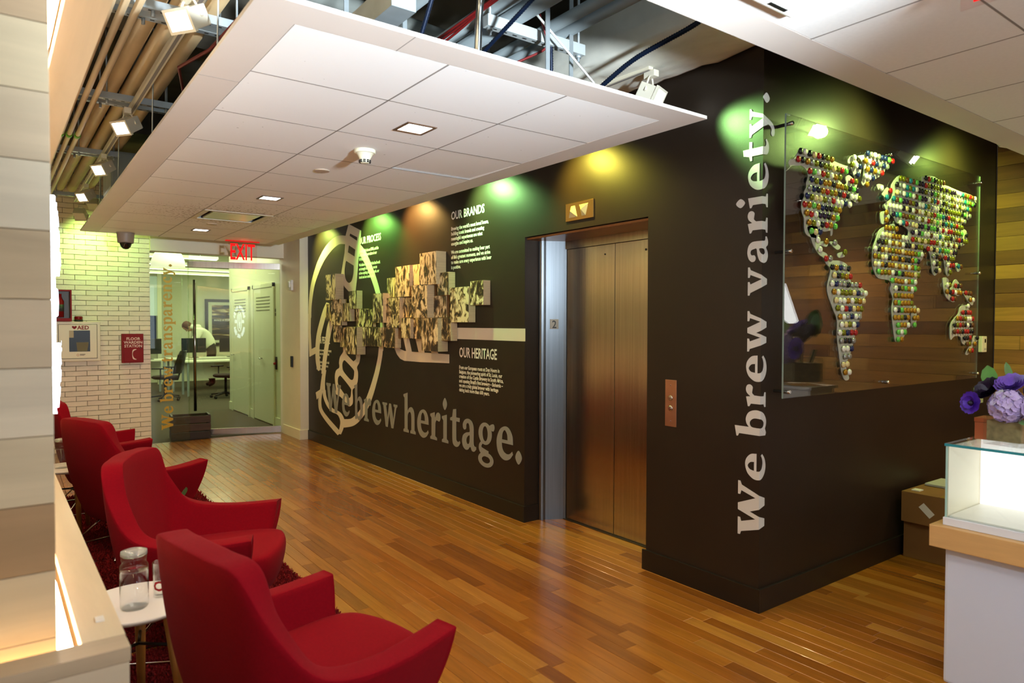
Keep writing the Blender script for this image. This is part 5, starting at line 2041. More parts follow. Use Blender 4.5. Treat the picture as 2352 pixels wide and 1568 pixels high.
def fill(t, h, s):
    hydrangea(t, (-0.055 * s, -0.012 * s, h + 0.040 * s), 0.060 * s, 1)
    rose(t, (-0.055 * s, -0.105 * s, h + 0.035 * s), (-1, -.3, .25), 0.046 * s, M_LAV)
    rose(t, (-0.015 * s, 0.070 * s, h + 0.085 * s), (-.75, .3, .65), 0.056 * s, M_PLUM, 'plum_bloom')
    rose(t, (-0.010 * s, -0.002 * s, h + 0.108 * s), (-.6, 0, .75), 0.056 * s, M_ROSE)
    rose(t, (0.0, -0.085 * s, h + 0.080 * s), (-.6, -.4, .65), 0.052 * s, M_PLUM, 'plum_bloom')
    mb = MB()
    mb.smooth = True
    c = (-0.065 * s, 0.105 * s, h + 0.040 * s)
    petals(mb, c, (-.95, .25, .15), 8, 0.046 * s, 0.42, 0.22, 2)
    an = mb.build('anemone', M_VIO, t, True)
    MB().lathe([(0.001, -.012 * s), (.009 * s, -.006 * s), (.012 * s, 0), (.009 * s, .006 * s), (.001, .012 * s)], c[0] - 0.008 * s, c[1] + .002 * s, c[2], 12).build('anemone_eye', M_PLUM, an, True)
    leaf(t, (0.02 * s, 0.075 * s, h + 0.085 * s), (-.1, .25, 1), 0.10 * s, 0.036 * s)
    leaf(t, (0.03 * s, 0.025 * s, h + 0.11 * s), (.1, .1, 1), 0.09 * s, 0.03 * s)
    leaf(t, (0.01 * s, -0.12 * s, h + 0.07 * s), (-.2, -.5, .8), 0.10 * s, 0.036 * s)
    leaf(t, (-0.05 * s, -0.06 * s, h - 0.005 * s), (-.6, -.7, -.2), 0.09 * s, 0.03 * s)


# ------------------------------------------------------------------ display counter at the right
CXF, CYF = 3.172, 1.286
cn = thing('display_counter', 'white display counter with a thick maple top', 'counter', (3.6, 0.6, 0))
CW, CL = 0.62, 2.2
MB().box(CXF + 0.045, CXF + CW, CYF - CL, CYF - 0.045, 0.0, 0.585, 0.012).build('base', pbr('white_panel', '#d3dbef', 0.4), cn)
M_BEECH = wood('beech_top', ['#c99a5f', '#d3a76c'], 0.4, 1, 0.6, 'object', 0.03, gstr=0.14)
MB().box(CXF, CXF + CW + 0.04, CYF - CL, CYF, 0.587, 0.68, 0.003).build('counter_top', M_BEECH, cn)
vt = thing('glass_vitrine', 'glass display case with a white lit interior on the counter', 'display case', (3.5, 0.7, 0.68))
VX0, VX1, VY1, VY0 = CXF + 0.04, CXF + 0.40, CYF - 0.045, CYF - 1.9
VZ0, VZ1 = 0.715, 1.03
M_VIT = sheet_glass('case_glass', (0.94, 0.97, 0.96), 1.5, 0.0, 0.8)
MB().box(VX0 - 0.006, VX1 + 0.006, VY0 - 0.006, VY1 + 0.006, 0.681, VZ0 - 0.001, 0.002).build('plinth', pbr('white_plinth', '#e6e8f0', 0.35), vt)
MB().box(VX0 + 0.012, VX1 - 0.012, VY0 + 0.012, VY1 - 0.012, VZ0, VZ0 + 0.006).build('floor_board', pbr('white_board', '#f1ece2', 0.4), vt)
MB().box(VX1 - 0.02, VX1 - 0.012, VY0 + 0.012, VY1 - 0.012, VZ0 + 0.007, VZ1 - 0.014).build('light_panel', emitter('case_light', (1.0, 0.97, 0.92), 2.2), vt)
MB().box(VX0, VX0 + 0.008, VY0, VY1, VZ0, VZ1 - 0.012).build('glass_pane', M_VIT, vt)
MB().box(VX0 + 0.009, VX1, VY1 - 0.008, VY1, VZ0, VZ1 - 0.012).build('end_panel', pbr('cream_panel', '#efe6cf', 0.4, emit='#efe6cf', estr=0.0), vt)
MB().box(VX0 - 0.004, VX1 + 0.004, VY0, VY1 + 0.004, VZ1 - 0.011, VZ1).build('glass_top', M_VIT, vt)
M_TEAL = pbr('green_glass_edge', '#2b8791', 0.15, spec=0.8)
mb = MB()
mb.box(VX0 - 0.0062, VX0 - 0.0042, VY0, VY1 + 0.004, VZ1 - 0.011, VZ1)
mb.build('top_edge', M_TEAL, vt)
mb = MB()
mb.box(VX0 - 0.0014, VX0 - 0.0002, VY1 - 0.008, VY1, VZ0, VZ1 - 0.012)
mb.build('corner_edge', pbr('pale_glass_edge', '#a9cfc6', 0.15), vt)
bx_, by_ = 3.40, 1.065
t, h = bouquet(bx_, by_, VZ1, R(-8), 'bouquet of purple and lavender flowers in a square glass vase on the glass case', 1.12)
fill(t, h, 1.12)
M_COP = pbr('copper_card', '#b8623a', 0.4)
for (x, y, lb) in ((3.50, 1.17, 'small copper box half hidden left behind the flower vase'), (3.50, 0.93, 'small copper box right of the flower vase')):
    o = thing('copper_box', lb, 'box', (x, y, VZ1))
    MB().box(x - 0.05, x + 0.05, y - 0.05, y + 0.05, VZ1, VZ1 + 0.075, 0.002).build('body', M_COP, o)
    MB().box(x - 0.052, x + 0.052, y - 0.052, y + 0.052, VZ1 + 0.076, VZ1 + 0.095, 0.002).build('lid', M_COP, o)

# cardboard boxes against the black wall
M_CARD = pbr('cardboard', '#7a5526', 0.8, noise=0.06, nscale=8)
M_TAPE = pbr('parcel_tape', '#8a6a26', 0.3)
M_LBL = pbr('white_label', '#d9d6c8', 0.6)
xb = 4.72
b1 = thing('cardboard_box', 'closed brown cardboard box on the floor against the black wall', 'box', (xb + 0.3, 1.86, 0))
MB().box(xb + 0.05, xb + 0.56, 1.60, 2.09, 0.001, 0.245, 0.003).build('carton', M_CARD, b1)
MB().box(xb + 0.05, xb + 0.56, 1.83, 1.88, 0.2452, 0.2458).build('tape', M_TAPE, b1)
b2 = thing('cardboard_box', 'upper brown cardboard box with a tilted white label', 'box', (xb + 0.28, 1.86, 0.247))
MB().box(xb, xb + 0.55, 1.58, 2.085, 0.247, 0.445, 0.003).build('carton', M_CARD, b2)
MB().box(xb - 0.0006, xb + 0.55, 1.81, 1.86, 0.4452, 0.4460).build('tape', M_TAPE, b2)
mb = MB()
for (dy, dz) in ((0, 0),):
    c, s_ = math.cos(.75), math.sin(.75)
    yy, zz_ = 1.93, 0.345
    pts = [(-.045, -.022), (.045, -.022), (.045, .022), (-.045, .022)]
    mb.add([(xb - 0.0008, yy - (a * c - b * s_), zz_ + -(a * s_ + b * c)) for a, b in pts], [(0, 1, 2, 3)])
mb.build('shipping_label', M_LBL, b2)
lbp = MB().box(xb + 0.06, xb + 0.26, 1.60, 1.74, 0.4462, 0.4468).build('shipping_label', M_LBL, b2)
mb = MB()
for k in range(7):
    mb.box(xb + 0.08 + 0.02 * k, xb + 0.09 + 0.02 * k, 1.62, 1.72, 0.4469, 0.4472)
mb.build('barcode', M_DARK, lbp)
MB().box(xb + 0.06, xb + 0.12, 2.0, 2.05, 0.4455, 0.452).build('paper_scrap', M_LBL, b2)
ev = thing('envelope_stack', 'grey padded envelope lying on the cardboard boxes', 'envelope', (xb + 0.45, 1.8, 0.447))
MB().box(xb + 0.28, xb + 0.54, 1.78, 2.06, 0.4472, 0.462, 0.003).build('envelope', pbr('grey_paper', '#a9a99a', 0.6), ev)

# tall bouquet and lamp farther along (mirrored in the acrylic panel)
pdst = thing('pedestal', 'white pedestal under the tall bouquet', 'pedestal', (5.25, 1.0, 0))
MB().box(5.07, 5.43, 0.82, 1.18, 0, 1.02, 0.004).build('body', M_TOP, pdst)
MB().box(5.05, 5.45, 0.80, 1.20, 1.021, 1.045, 0.003).build('cap', M_TOP, pdst)
t, h = bouquet(5.25, 1.0, 1.046, 0.6, 'tall dark purple bouquet on the white pedestal', 2.0)
fill(t, h, 2.0)
# low table bouquet between the chairs
lt = side_table(0.70, 4.40, 0.17, 0.36, 'small round white table between the second and third red chairs', 0.2)
t, h = bouquet(0.70, 4.40, 0.36, 1.2, 'small purple bouquet peeking out behind the second red chair', 0.8)
fill(t, h, 0.8)

# ------------------------------------------------------------------ fixtures on the brick wall
YBK = 9.65
M_REDP = pbr('red_enamel', '#84100f', 0.55, spec=0.25)
fw = thing('floor_warden_box', 'red metal box lettered FLOOR WARDEN STATION on the white brick wall', 'box', (1.215, YBK, 1.05))
MB().box(1.10, 1.335, YBK - 0.075, YBK - 0.001, 1.055, 1.412, 0.004).build('cabinet', M_REDP, fw)
dr = MB().box(1.118, 1.328, YBK - 0.082, YBK - 0.0755, 1.07, 1.397, 0.003).build('cabinet_door', M_REDP, fw)
M_PALE = pbr('pale_red_print', '#e8c9b8', 0.5)
me = text_mesh('FLOOR\nWARDEN\nSTATION', 0.047, 'CENTER', bold=0.001, line=0.95)
remap(me, lambda c: Vector((1.222 + c.x, YBK - 0.0826, 1.335 + c.y)))
put('lettering', setmat(me, M_PALE), dr)
me = flat([stroke([(0.03, .0, .006), (0.0, .012, .016), (-.012, .05, .006), (-.012, .085, .006), (0.0, .115, .016), (.03, .125, .006)])], 0.0005)
remap(me, lambda c: Vector((1.225 + c.x, YBK - 0.0826 - c.z, 1.095 + c.y)))
put('handset_symbol', setmat(me, M_PALE), dr)
MB().lathe([(0.008, 0), (0.006, 0.008)], 1.30, YBK - 0.082, 1.24, 10, 'y').build('lock', M_DARK, fw)

ad = thing('defibrillator_cabinet', 'cream wall cabinet lettered AED with a dark window', 'cabinet', (0.66, YBK, 1.09))
M_CAB = pbr('cream_enamel', '#e0d3b0', 0.4)
MB().box(0.42, 0.872, YBK - 0.10, YBK - 0.001, 1.09, 1.56, 0.006).build('cabinet', M_CAB, ad)
dd = MB().box(0.452, 0.835, YBK - 0.108, YBK - 0.1005, 1.125, 1.525, 0.003).build('cabinet_door', M_CAB, ad)
mb = MB()
for (x0, x1, z0, z1) in ((0.448, 0.839, 1.121, 1.1245), (0.448, 0.839, 1.5255, 1.529), (0.448, 0.4515, 1.121, 1.529), (0.8355, 0.839, 1.121, 1.529)):
    mb.box(x0, x1, YBK - 0.104, YBK - 0.1003, z0, z1)
mb.build('door_gap', M_RUBBER, ad)
MB().box(0.555, 0.765, YBK - 0.1095, YBK - 0.1083, 1.205, 1.455).build('window', pbr('dark_window', '#161614', 0.35, spec=0.25), dd)
mb = MB()
mb.add([(0.635, YBK - 0.1102, 1.208), (0.735, YBK - 0.1102, 1.208), (0.75, YBK - 0.1102, 1.315), (0.625, YBK - 0.1102, 1.315)], [(0, 1, 2, 3)])
mb.build('device_case', pbr('olive_case', '#6d6240', 0.6), dd)
MB().box(0.555, 0.60, YBK - 0.1102, YBK - 0.1097, 1.37, 1.455).build('instruction_card', pbr('tan_card', '#b3a486', 0.6), dd)
me = text_mesh('AED', 0.062, 'LEFT', bold=0.0018)
remap(me, lambda c: Vector((0.637 + c.x, YBK - 0.1086, 1.468 + c.y)))
put('lettering', setmat(me, M_REDP), dd)
hrt = spline([(0, .012, 1), (-.022, .032), (-.022, .048), (-.010, .052), (0, .042, 1), (.010, .052), (.022, .048), (.022, .032)], 5, True)
me = flat([hrt], 0.0005)
remap(me, lambda c: Vector((0.608 + c.x, YBK - 0.1086 - c.z, 1.457 + c.y)))
put('heart_symbol', setmat(me, M_REDP), dd)
me = flat([ell(0, 0, .012, .014, 16), ell(0, 0, .008, .010, 16)], 0.0005)
remap(me, lambda c: Vector((0.64 + c.x, YBK - 0.1086 - c.z, 1.165 + c.y)))
put('logo', setmat(me, pbr('orange_print', '#b0541c', 0.5)), dd)
mb = MB()
mb.box(0.66, 0.715, YBK - 0.1089, YBK - 0.1083, 1.168, 1.176)
mb.box(0.66, 0.705, YBK - 0.1089, YBK - 0.1083, 1.158, 1.163)
mb.build('maker_print', pbr('brown_print', '#5a4a34', 0.5), dd)
MB().box(0.474, 0.482, YBK - 0.125, YBK - 0.108, 1.28, 1.34, 0.002).build('latch', M_CHROME, ad)
fx = thing('fire_extinguisher_cabinet', 'red framed extinguisher cabinet standing above the AED cabinet', 'cabinet', (0.51, YBK, 1.565))
MB().box(0.40, 0.585, YBK - 0.12, YBK - 0.09, 1.562, 1.60, 0.004).build('base_rail', M_REDP, fx)
mb = MB()
mb.box(0.40, 0.415, YBK - 0.12, YBK - 0.001, 1.60, 1.93)
mb.box(0.57, 0.585, YBK - 0.12, YBK - 0.001, 1.60, 1.93)
mb.box(0.415, 0.57, YBK - 0.12, YBK - 0.001, 1.915, 1.93)
mb.build('frame', M_REDP, fx)
MB().box(0.415, 0.57, YBK - 0.01, YBK - 0.001, 1.60, 1.915).build('back', pbr('grey_back', '#6b6a66', 0.5), fx)
MB().lathe([(0.035, 1.61), (0.037, 1.80), (0.02, 1.83), (0.014, 1.85), (0.014, 1.885)], 0.475, YBK - 0.06, 0, 18).build('extinguisher', M_REDP, fx)
MB().lathe([(0.0375, 1.68), (0.0375, 1.76)], 0.475, YBK - 0.06, 0, 18).build('extinguisher_label', pbr('dark_green_label', '#3d4438', 0.5), fx)
bc = thing('alarm_beacon', 'small red beacon on top of the AED cabinet', 'beacon', (0.655, YBK - 0.05, 1.561))
MB().lathe([(0.045, 0), (0.045, 0.02)], 0.655, YBK - 0.055, 1.561, 20).build('base', M_DARK, bc)
MB().lathe([(0.043, 0.021), (0.043, 0.055), (0.036, 0.062)], 0.655, YBK - 0.055, 1.561, 20).build('lens', pbr('red_lens', '#7d0f14', 0.2), bc)

# ------------------------------------------------------------------ ceiling fixtures
M_LIT = emitter('downlight_lens', (1.0, 0.95, 0.88), 9.0)


def downlight(x, y, s, label, e):
    t = thing('recessed_downlight', label, 'ceiling light', (x, y, ZC), group='square recessed downlights')
    mb = MB()
    ring(mb, x - s, x + s, y - s, y + s, x - s * .82, x + s * .82, y - s * .82, y + s * .82, ZC - 0.004, ZC + 0.0025)
    mb.build('trim', pbr('bronze_trim', '#5a4232', 0.4), t)
    MB().box(x - s * .81, x + s * .81, y - s * .81, y + s * .81, ZC - 0.001, ZC + 0.0025).build('lens', M_LIT, t)
    l_ = lamp('SPOT', 'downlight_beam', (x, y, ZC - 0.02), (x, y, 0), e * 2.4, (1.0, 0.62, 0.30), 0.07, 140, 0.9)


p = onplane(953, 295, 2, ZC)
downlight(p.x, p.y, 0.085, 'square recessed downlight nearest the camera', 46)
p = onplane(620, 455, 2, ZC)
downlight(p.x, p.y, 0.085, 'square recessed downlight just before the air diffuser', 46)
p = onplane(461, 528, 2, ZC)
downlight(p.x, p.y, 0.085, 'square recessed downlight nearest the glass wall', 46)
for i, (x, y) in enumerate(((5.75, 0.75), (3.6, -0.6), (5.3, -1.2))):  # added lamps, none in view, to brighten the plank wall side
    t = thing('recessed_downlight', 'added unseen downlight in the near ceiling panel, ' + ('beyond the pedestal', 'over the counter end', 'by the plank wall')[i], 'ceiling light', (x, y, ZR), group='square recessed downlights')
    mb = MB()
    ring(mb, x - .085, x + .085, y - .085, y + .085, x - .07, x + .07, y - .07, y + .07, ZR - 0.004, ZR + 0.0025)
    mb.build('trim', pbr('bronze_trim', '#5a4232', 0.4), t)
    MB().box(x - .069, x + .069, y - .069, y + .069, ZR - 0.001, ZR + 0.0025).build('lens', M_LIT, t)
    lamp('SPOT', 'downlight_beam', (x, y, ZR - 0.02), (x, y, 0), (150, 30, 30)[i], (1.0, 0.74, 0.44), 0.07, 140, 0.9)
# round speakers / sprinkler covers
for i, (px, py) in enumerate(((740, 391), (487, 514))):
    p = onplane(px, py, 2, ZC)
    o = MB().lathe([(0.045, -0.008), (0.05, -0.003), (0.05, 0.0028)], p.x, p.y, ZC, 24).build('sprinkler_cover', pbr('beige_cover', '#b9a692', 0.5))
    tag(o, ('small round cover plate behind the smoke detector', 'small round cover plate beyond the air diffuser')[i], 'cover plate')
p = onplane(838, 345, 2, ZC)
sd_ = thing('smoke_detector', 'cream smoke detector under the ceiling tiles', 'smoke detector', (p.x, p.y, ZC - 0.07))
MB().lathe([(0.062, 0.0025), (0.062, -0.016), (0.056, -0.020)][::-1], p.x, p.y, ZC, 28).build('base', pbr('cream_plastic2', '#e6e2c8', 0.4), sd_)
MB().lathe([(0.022, -0.076), (0.027, -0.072), (0.030, -0.054), (0.048, -0.022), (0.052, -0.0205)], p.x, p.y, ZC, 28).build('chamber', pbr('cream_plastic2', '#e6e2c8', 0.4), sd_)
mb = MB()
for k in range(9):
    a = 2 * math.pi * k / 9
    for z in (-0.061, -0.070):
        x, y = p.x + 0.0285 * math.cos(a), p.y + 0.0285 * math.sin(a)
        mb.box(x - 0.006, x + 0.006, y - 0.006, y + 0.006, ZC + z - 0.003, ZC + z + 0.003)
mb.build('vent_slots', M_DARK, sd_)
# dome camera
p = onplane(285, 537, 2, ZC)
py_ = min(p.y, 8.72)
dc = thing('dome_camera', 'security dome camera under the far left end of the ceiling', 'camera', (p.x, py_, ZC - 0.2))
MB().lathe([(0.078, -0.115), (0.082, -0.10), (0.088, -0.02), (0.092, 0.0025)], p.x, py_, ZC, 28).build('housing', pbr('taupe_plastic', '#8d7c70', 0.45), dc)
MB().lathe([(0.001, -0.185), (0.028, -0.178), (0.05, -0.155), (0.06, -0.125), (0.062, -0.1155)], p.x, py_, ZC, 28).build('dome', pbr('smoked_dome', '#15130f', 0.05, spec=0.9), dc)
# air diffuser
i_, j_ = VENT
x0, x1, y0, y1 = CX[i_], CX[i_ + 1], CY[j_], CY[j_ + 1]
av = thing('air_diffuser', 'square plaque air diffuser in the ceiling', 'air vent', ((x0 + x1) / 2, (y0 + y1) / 2, ZC - 0.03))
mb = MB()
ring(mb, x0 + 0.004, x1 - 0.004, y0 + 0.004, y1 - 0.004, x0 + 0.05, x1 - 0.05, y0 + 0.05, y1 - 0.05, ZC - 0.004, ZC + 0.004)
mb.build('frame', pbr('pale_metal', '#d8cdb8', 0.4), av)
MB().box(x0 + 0.05, x1 - 0.05, y0 + 0.05, y1 - 0.05, ZC + 0.03, ZC + 0.045).build('throat', pbr('brown_throat', '#4a3424', 0.6), av)
MB().box(x0 + 0.095, x1 - 0.095, y0 + 0.095, y1 - 0.095, ZC - 0.002, ZC + 0.012, 0.003).build('plaque', pbr('satin_plaque', '#cfc9a6', 0.25, 0.3), av)
# exit sign
ex = thing('exit_sign', 'clear edge lit EXIT sign with red letters at the far end of the ceiling', 'exit sign', (2.5, 8.72, 2.3))
a_ = onplane(524, 556, 1, 8.70)
b_ = onplane(590, 602, 1, 8.70)
MB().box(a_.x, b_.x, 8.696, 8.704, b_.z, ZC - 0.012).build('acrylic_plate', sheet_glass('exit_acrylic', (0.97, 0.90, 0.88), 1.3, 0.0, 0.6), ex)
MB().box(a_.x - 0.03, b_.x + 0.03, 8.68, 8.72, ZC - 0.012, ZC - 0.0005).build('ceiling_mount', emitter('red_edge', (1.0, 0.03, 0.02), 0.8), ex)
M_EXIT = emitter('exit_red', (1.0, 0.012, 0.012), 1.6)
wd = (b_.x - a_.x) * 0.86
me = text_mesh('EXIT', 0.27, 'LEFT', bold=0.004)
xs_ = [v.co.x for v in me.vertices]
ys_ = [v.co.y for v in me.vertices]
hx = (b_.z - (ZC - 0.03)) * -0.90
remap(me, lambda c: Vector((a_.x + (b_.x - a_.x) * 0.07 + (c.x - min(xs_)) / (max(xs_) - min(xs_)) * wd, 8.694, b_.z + 0.016 + (c.y - min(ys_)) / (max(ys_) - min(ys_)) * hx)))
put('letters', setmat(me, M_EXIT), ex)
lamp('POINT', 'exit_glow', ((a_.x + b_.x) / 2, 8.66, ZC - 0.1), (0, 0, 0), 0.35, (1, 0.05, 0.03), 0.03)
# second exit sign above the counter + ceiling cassette, cut by the frame
_a = onplane(2207, 26, 2, 2.50)
_b = onplane(2292, 0, 2, 2.50)
e2 = thing('exit_sign', 'clear edge lit exit sign cut off by the top right of the picture', 'exit sign', (_a.x, (_a.y + _b.y) / 2, 2.5))
MB().box(_a.x - 0.004, _a.x + 0.004, _a.y - 0.30, _a.y, 2.50, 2.638).build('acrylic_plate', sheet_glass('exit_acrylic', (0.97, 0.90, 0.88)), e2)
MB().box(_a.x - 0.02, _a.x + 0.02, _a.y - 0.33, _a.y + 0.03, 2.638, 2.6525).build('ceiling_mount', emitter('red_edge', (1.0, 0.03, 0.02), 0.8), e2)
me = text_mesh('EXIT', 0.15, 'LEFT', bold=0.002, xs=0.62)
remap(me, lambda c: Vector((_a.x - 0.0055, _a.y - 0.03 - c.x, 2.515 + c.y)))
put('letters', setmat(me, M_EXIT), e2)
cs = thing('ceiling_cassette', 'white ceiling cassette cut off by the top edge above the corner', 'air vent', (2.0, 1.15, 2.6))
MB().box(1.72, 2.25, 0.86, 1.395, 2.62, 2.652, 0.01).build('panel', M_WPAINT, cs)
MB().box(2.08, 2.18, 1.36, 1.375, 2.6185, 2.6199).build('label_strip', M_DARK, cs)

# ------------------------------------------------------------------ track lights
SPOT_K = 6.5
M_TRK = pbr('cream_track', '#e4dcc6', 0.4)
M_LAMPB = pbr('cream_lamp', '#e9e2cf', 0.4)
M_LFACE = emitter('lamp_face', (1.0, 0.96, 0.86), 22.0)


def track(p0, p1, label, w_=0.036, mat=None):
    p0, p1 = Vector(p0), Vector(p1)
    t = thing('light_track', label, 'light track', p0[:])
    d = (p1 - p0)
    L = d.length
    ang = math.atan2(d.y, d.x)
    mb = MB().box(0, L, -w_ / 2, w_ / 2, 0, 0.034)
    me = mb.mesh('track_rail', mat or M_TRK)
    rm = Matrix.Translation(p0) @ Matrix.Rotation(ang, 4, 'Z')
    me.transform(rm)
    put('track_rail', me, t)
    mb = MB().box(0.01, L - 0.01, -0.008, 0.008, -0.002, 0.0)
    me = mb.mesh('track_slot', M_GRID)
    me.transform(rm)
    put('track_slot', me, t)
    return t


def spot(loc, target, label, energy, col, face=M_LFACE, beam=70, blend=0.7, stem=0.10, group='track spotlights'):
    """box shaped track head on a yoke, aimed at target"""
    loc = Vector(loc)
    t = thing('track_spotlight', label, 'spotlight', loc[:], group=group)
    v = (Vector(target) - loc).normalized()
    q = v.to_track_quat('Z', 'Y').to_matrix().to_4x4()
    mm = Matrix.Translation(loc) @ q
    mb = MB().box(-0.058, 0.058, -0.042, 0.042, -0.06, 0.045, 0.006)
    me = mb.mesh('lamp_body', M_LAMPB)
    me.transform(mm)
    put('lamp_body', me, t)
    mb = MB()
    ring(mb, -0.064, 0.064, -0.048, 0.048, -0.052, 0.052, -0.036, 0.036, 0.045, 0.060)
    me = mb.mesh('lens_rim', M_LAMPB)
    me.transform(mm)
    put('lens_rim', me, t)
    mb = MB().box(-0.0515, 0.0515, -0.0355, 0.0355, 0.046, 0.056)
    me = mb.mesh('lens', face)
    me.transform(mm)
    put('lens', me, t)
    mb = MB()
    top = loc + Vector((0, 0, stem))
    for s in (-1, 1):
        a = mm @ Vector((0.066 * s, 0, -0.01))
        mb.tube([a, a.lerp(top, 0.55) + Vector((0, 0, 0.01)), top], 0.006, 6)
    mb.build('yoke', M_LAMPB, t)
    MB().box(top.x - 0.02, top.x + 0.02, top.y - 0.04, top.y + 0.04, top.z - 0.03, top.z + 0.006, 0.003).build('adapter', M_LAMPB, t)
    if energy:
        lamp('SPOT', 'spot_beam', loc + v * 0.085, target, energy * SPOT_K, col, 0.035, beam, blend)
    return t


# left track over the chairs
track((0.69, 2.55, 2.93), (0.62, 9.3, 2.93), 'cream light track running along the left gap of the ceiling')
WARMW = (1.0, 0.86, 0.62)
GRN = (0.55, 1.0, 0.22)
for i, (px, py) in enumerate(((432, 42), (292, 288), (238, 385), (198, 448))):
    p = onplane(px, py, 2, 2.80)
    spot(p, (p.x - 0.42, p.y - 0.30, 2.46), ('nearest', 'second', 'third', 'fourth')[i] + ' spotlight on the left ceiling track', 7 if i < 3 else 5, WARMW if i < 2 else (0.85, 1.0, 0.45))
for i, (px, py) in enumerate(((185, 492), (216, 470))):
    p = onplane(px, py, 1, 9.2)
    spot((p.x, 9.2, p.z), (p.x + 0.2, YBK, p.z - 0.35), ('dark spotlight close to the brick wall', 'second dark spotlight close to the brick wall')[i], 5 if i == 0 else 0, GRN, beam=120, blend=0.9, face=M_LAMPB)
lamp('SPOT', 'brick_wash', (0.85, 9.25, 2.85), (1.0, 9.66, 1.9), 20, (0.52, 1.0, 0.20), 0.05, 125, 0.9)

# wall wash track along the elevator wall (above the ceiling panel edge)
track((2.93, 2.67, 2.972), (2.87, 8.85, 2.972), 'light track above the ceiling edge along the elevator wall')
WW = [((2.955, 2.69, 2.845), (3.2, 2.00, 2.46), (0.42, 1.0, 0.28), 36, 'bright spotlight above the ceiling corner aimed at the wall corner', 46),
      ((2.86, 3.62, 2.80), (3.2, 3.50, 2.42), (1.0, 0.85, 0.10), 13, 'yellow spotlight above the elevator door', 115),
      ((2.86, 4.82, 2.80), (3.2, 4.70, 2.42), (0.42, 1.0, 0.30), 24, 'green spotlight above the brands text', 115),
      ((2.86, 6.05, 2.80), (3.2, 5.95, 2.42), (1.0, 0.58, 0.16), 26, 'amber spotlight above the photo blocks', 110),
      ((2.86, 7.05, 2.80), (3.2, 6.92, 2.42), (0.35, 1.0, 0.15), 26, 'green spotlight above the process text', 110),
      ((2.86, 8.55, 2.80), (3.2, 8.42, 2.42), (0.80, 1.0, 0.18), 20, 'yellow green spotlight at the far end of the mural', 110)]
for (l_, tg, c, e, lb, bm_) in WW:
    spot(l_, tg, lb, e, c, beam=bm_, blend=1.0, stem=2.966 - l_[2], face=emitter('lamp_face_dim', (1, .95, .8), 4.0), group='wall wash spotlights')
# two spots washing the map, hidden by the near ceiling panel, mirrored in the acrylic
track((3.5, 1.76, 2.955), (6.3, 1.76, 2.955), 'light track between the near ceiling panel and the map wall')
spot((4.15, 1.70, 2.80), (4.1, 2.13, 2.50), 'spotlight washing the left half of the world map', 12, (0.66, 1.0, 0.25), beam=150, blend=0.9, stem=0.15)
spot((5.40, 1.74, 2.80), (5.5, 2.13, 2.50), 'spotlight washing the right half of the world map', 16, (0.66, 1.0, 0.16), beam=150, blend=0.9, stem=0.15)

# ------------------------------------------------------------------ open ceiling services, left gap
def pipe(pts, r, mat, name, label, cat, group=None, seg=14):
    o = MB().tube(pts, r, seg).build(name, mat)
    tag(o, label, cat, group)
    return o


M_PIPE = pbr('tan_pipe', '#c6aa80', 0.5, noise=0.08, nscale=4)
M_COND = pbr('conduit', '#c4ad8a', 0.45, 0.0)
slope = -0.0201
def lx(u, y):
    return u + slope * y
for i, u in enumerate((0.445, 0.495, 0.548)):
    pipe([(lx(u, 2.2), 2.2, 2.95), (lx(u, 9.5), 9.5, 2.95)], 0.0165, M_COND, 'conduit', ('left', 'middle', 'right')[i] + ' thin conduit of the three above the maple canopy', 'conduit', 'three thin conduits')
for i, (u, r_) in enumerate(((0.672, 0.045), (0.785, 0.05))):
    pipe([(lx(u, 1.6), 1.6, 3.12), (lx(u, 9.5), 9.5, 3.12)], r_, M_PIPE, 'pipe', ('left', 'right')[i] + ' thick tan pipe above the left light track', 'pipe', 'thick tan pipes')
pipe([(0.86, 1.6, 3.10), (0.75, 9.5, 3.10)], 0.038, M_PIPE, 'pipe', 'tan pipe right beside the left light track', 'pipe')
for i, (y, x1) in enumerate(((3.55, 0.96), (3.80, 0.94), (5.10, 0.90), (5.42, 0.96), (6.82, 0.78), (7.18, 0.75), (9.2, 0.9))):
    t = thing('strut_channel', 'galvanised strut channel crossing under the pipes, %s from the camera' % ('first', 'second', 'third', 'fourth', 'fifth', 'sixth', 'seventh')[i], 'strut', (0.6, y, 2.98), group='strut channels')
    z = 2.975 if i % 2 == 0 else 3.03
    MB().box(lx(0.45, y) - 0.05, x1, y - 0.021, y + 0.021, z, z + 0.041).build('channel', M_GALV, t)
    xx = lx(0.45, y)
    while xx < x1 - 0.02:
        MB().box(xx, xx + 0.02, y - 0.006, y + 0.006, z - 0.0006, z).build('slot', M_DARK, t)
        xx += 0.05
    for x in (lx(0.62, y), x1 - 0.04):
        MB().tube([(x, y, z + 0.03), (x, y, 3.6)], 0.006, 6).build('threaded_rod', M_GALV, t)
        MB().tube([(x, y, z - 0.03), (x, y, z + 0.002)], 0.009, 6).build('nut', M_GALV, t)
for i, (y, z1) in enumerate(((3.0, 2.9), (4.6, 2.9), (6.2, 2.9), (7.6, 2.9))):
    o = MB().tube([(0.72, y, 3.6), (0.70, y, 2.66)], 0.004, 6).build('hanger_wire', M_GALV)
    tag(o, 'thin hanger wire beside the left ceiling edge, %s from the camera' % ('first', 'second', 'third', 'fourth')[i], 'wire', 'hanger wires')
for i, u in enumerate((0.445, 0.495, 0.548)):
    o = MB()
    x = lx(u, 6.1)
    o.tube([(x, 6.08, 2.95), (x, 6.14, 2.95)], 0.022, 12)
    o = o.build('pipe_clamp', pbr('green_tag', '#6fae2e', 0.5))
    tag(o, ('left', 'middle', 'right')[i] + ' green clamp on the thin conduits', 'clamp', 'green conduit clamps')
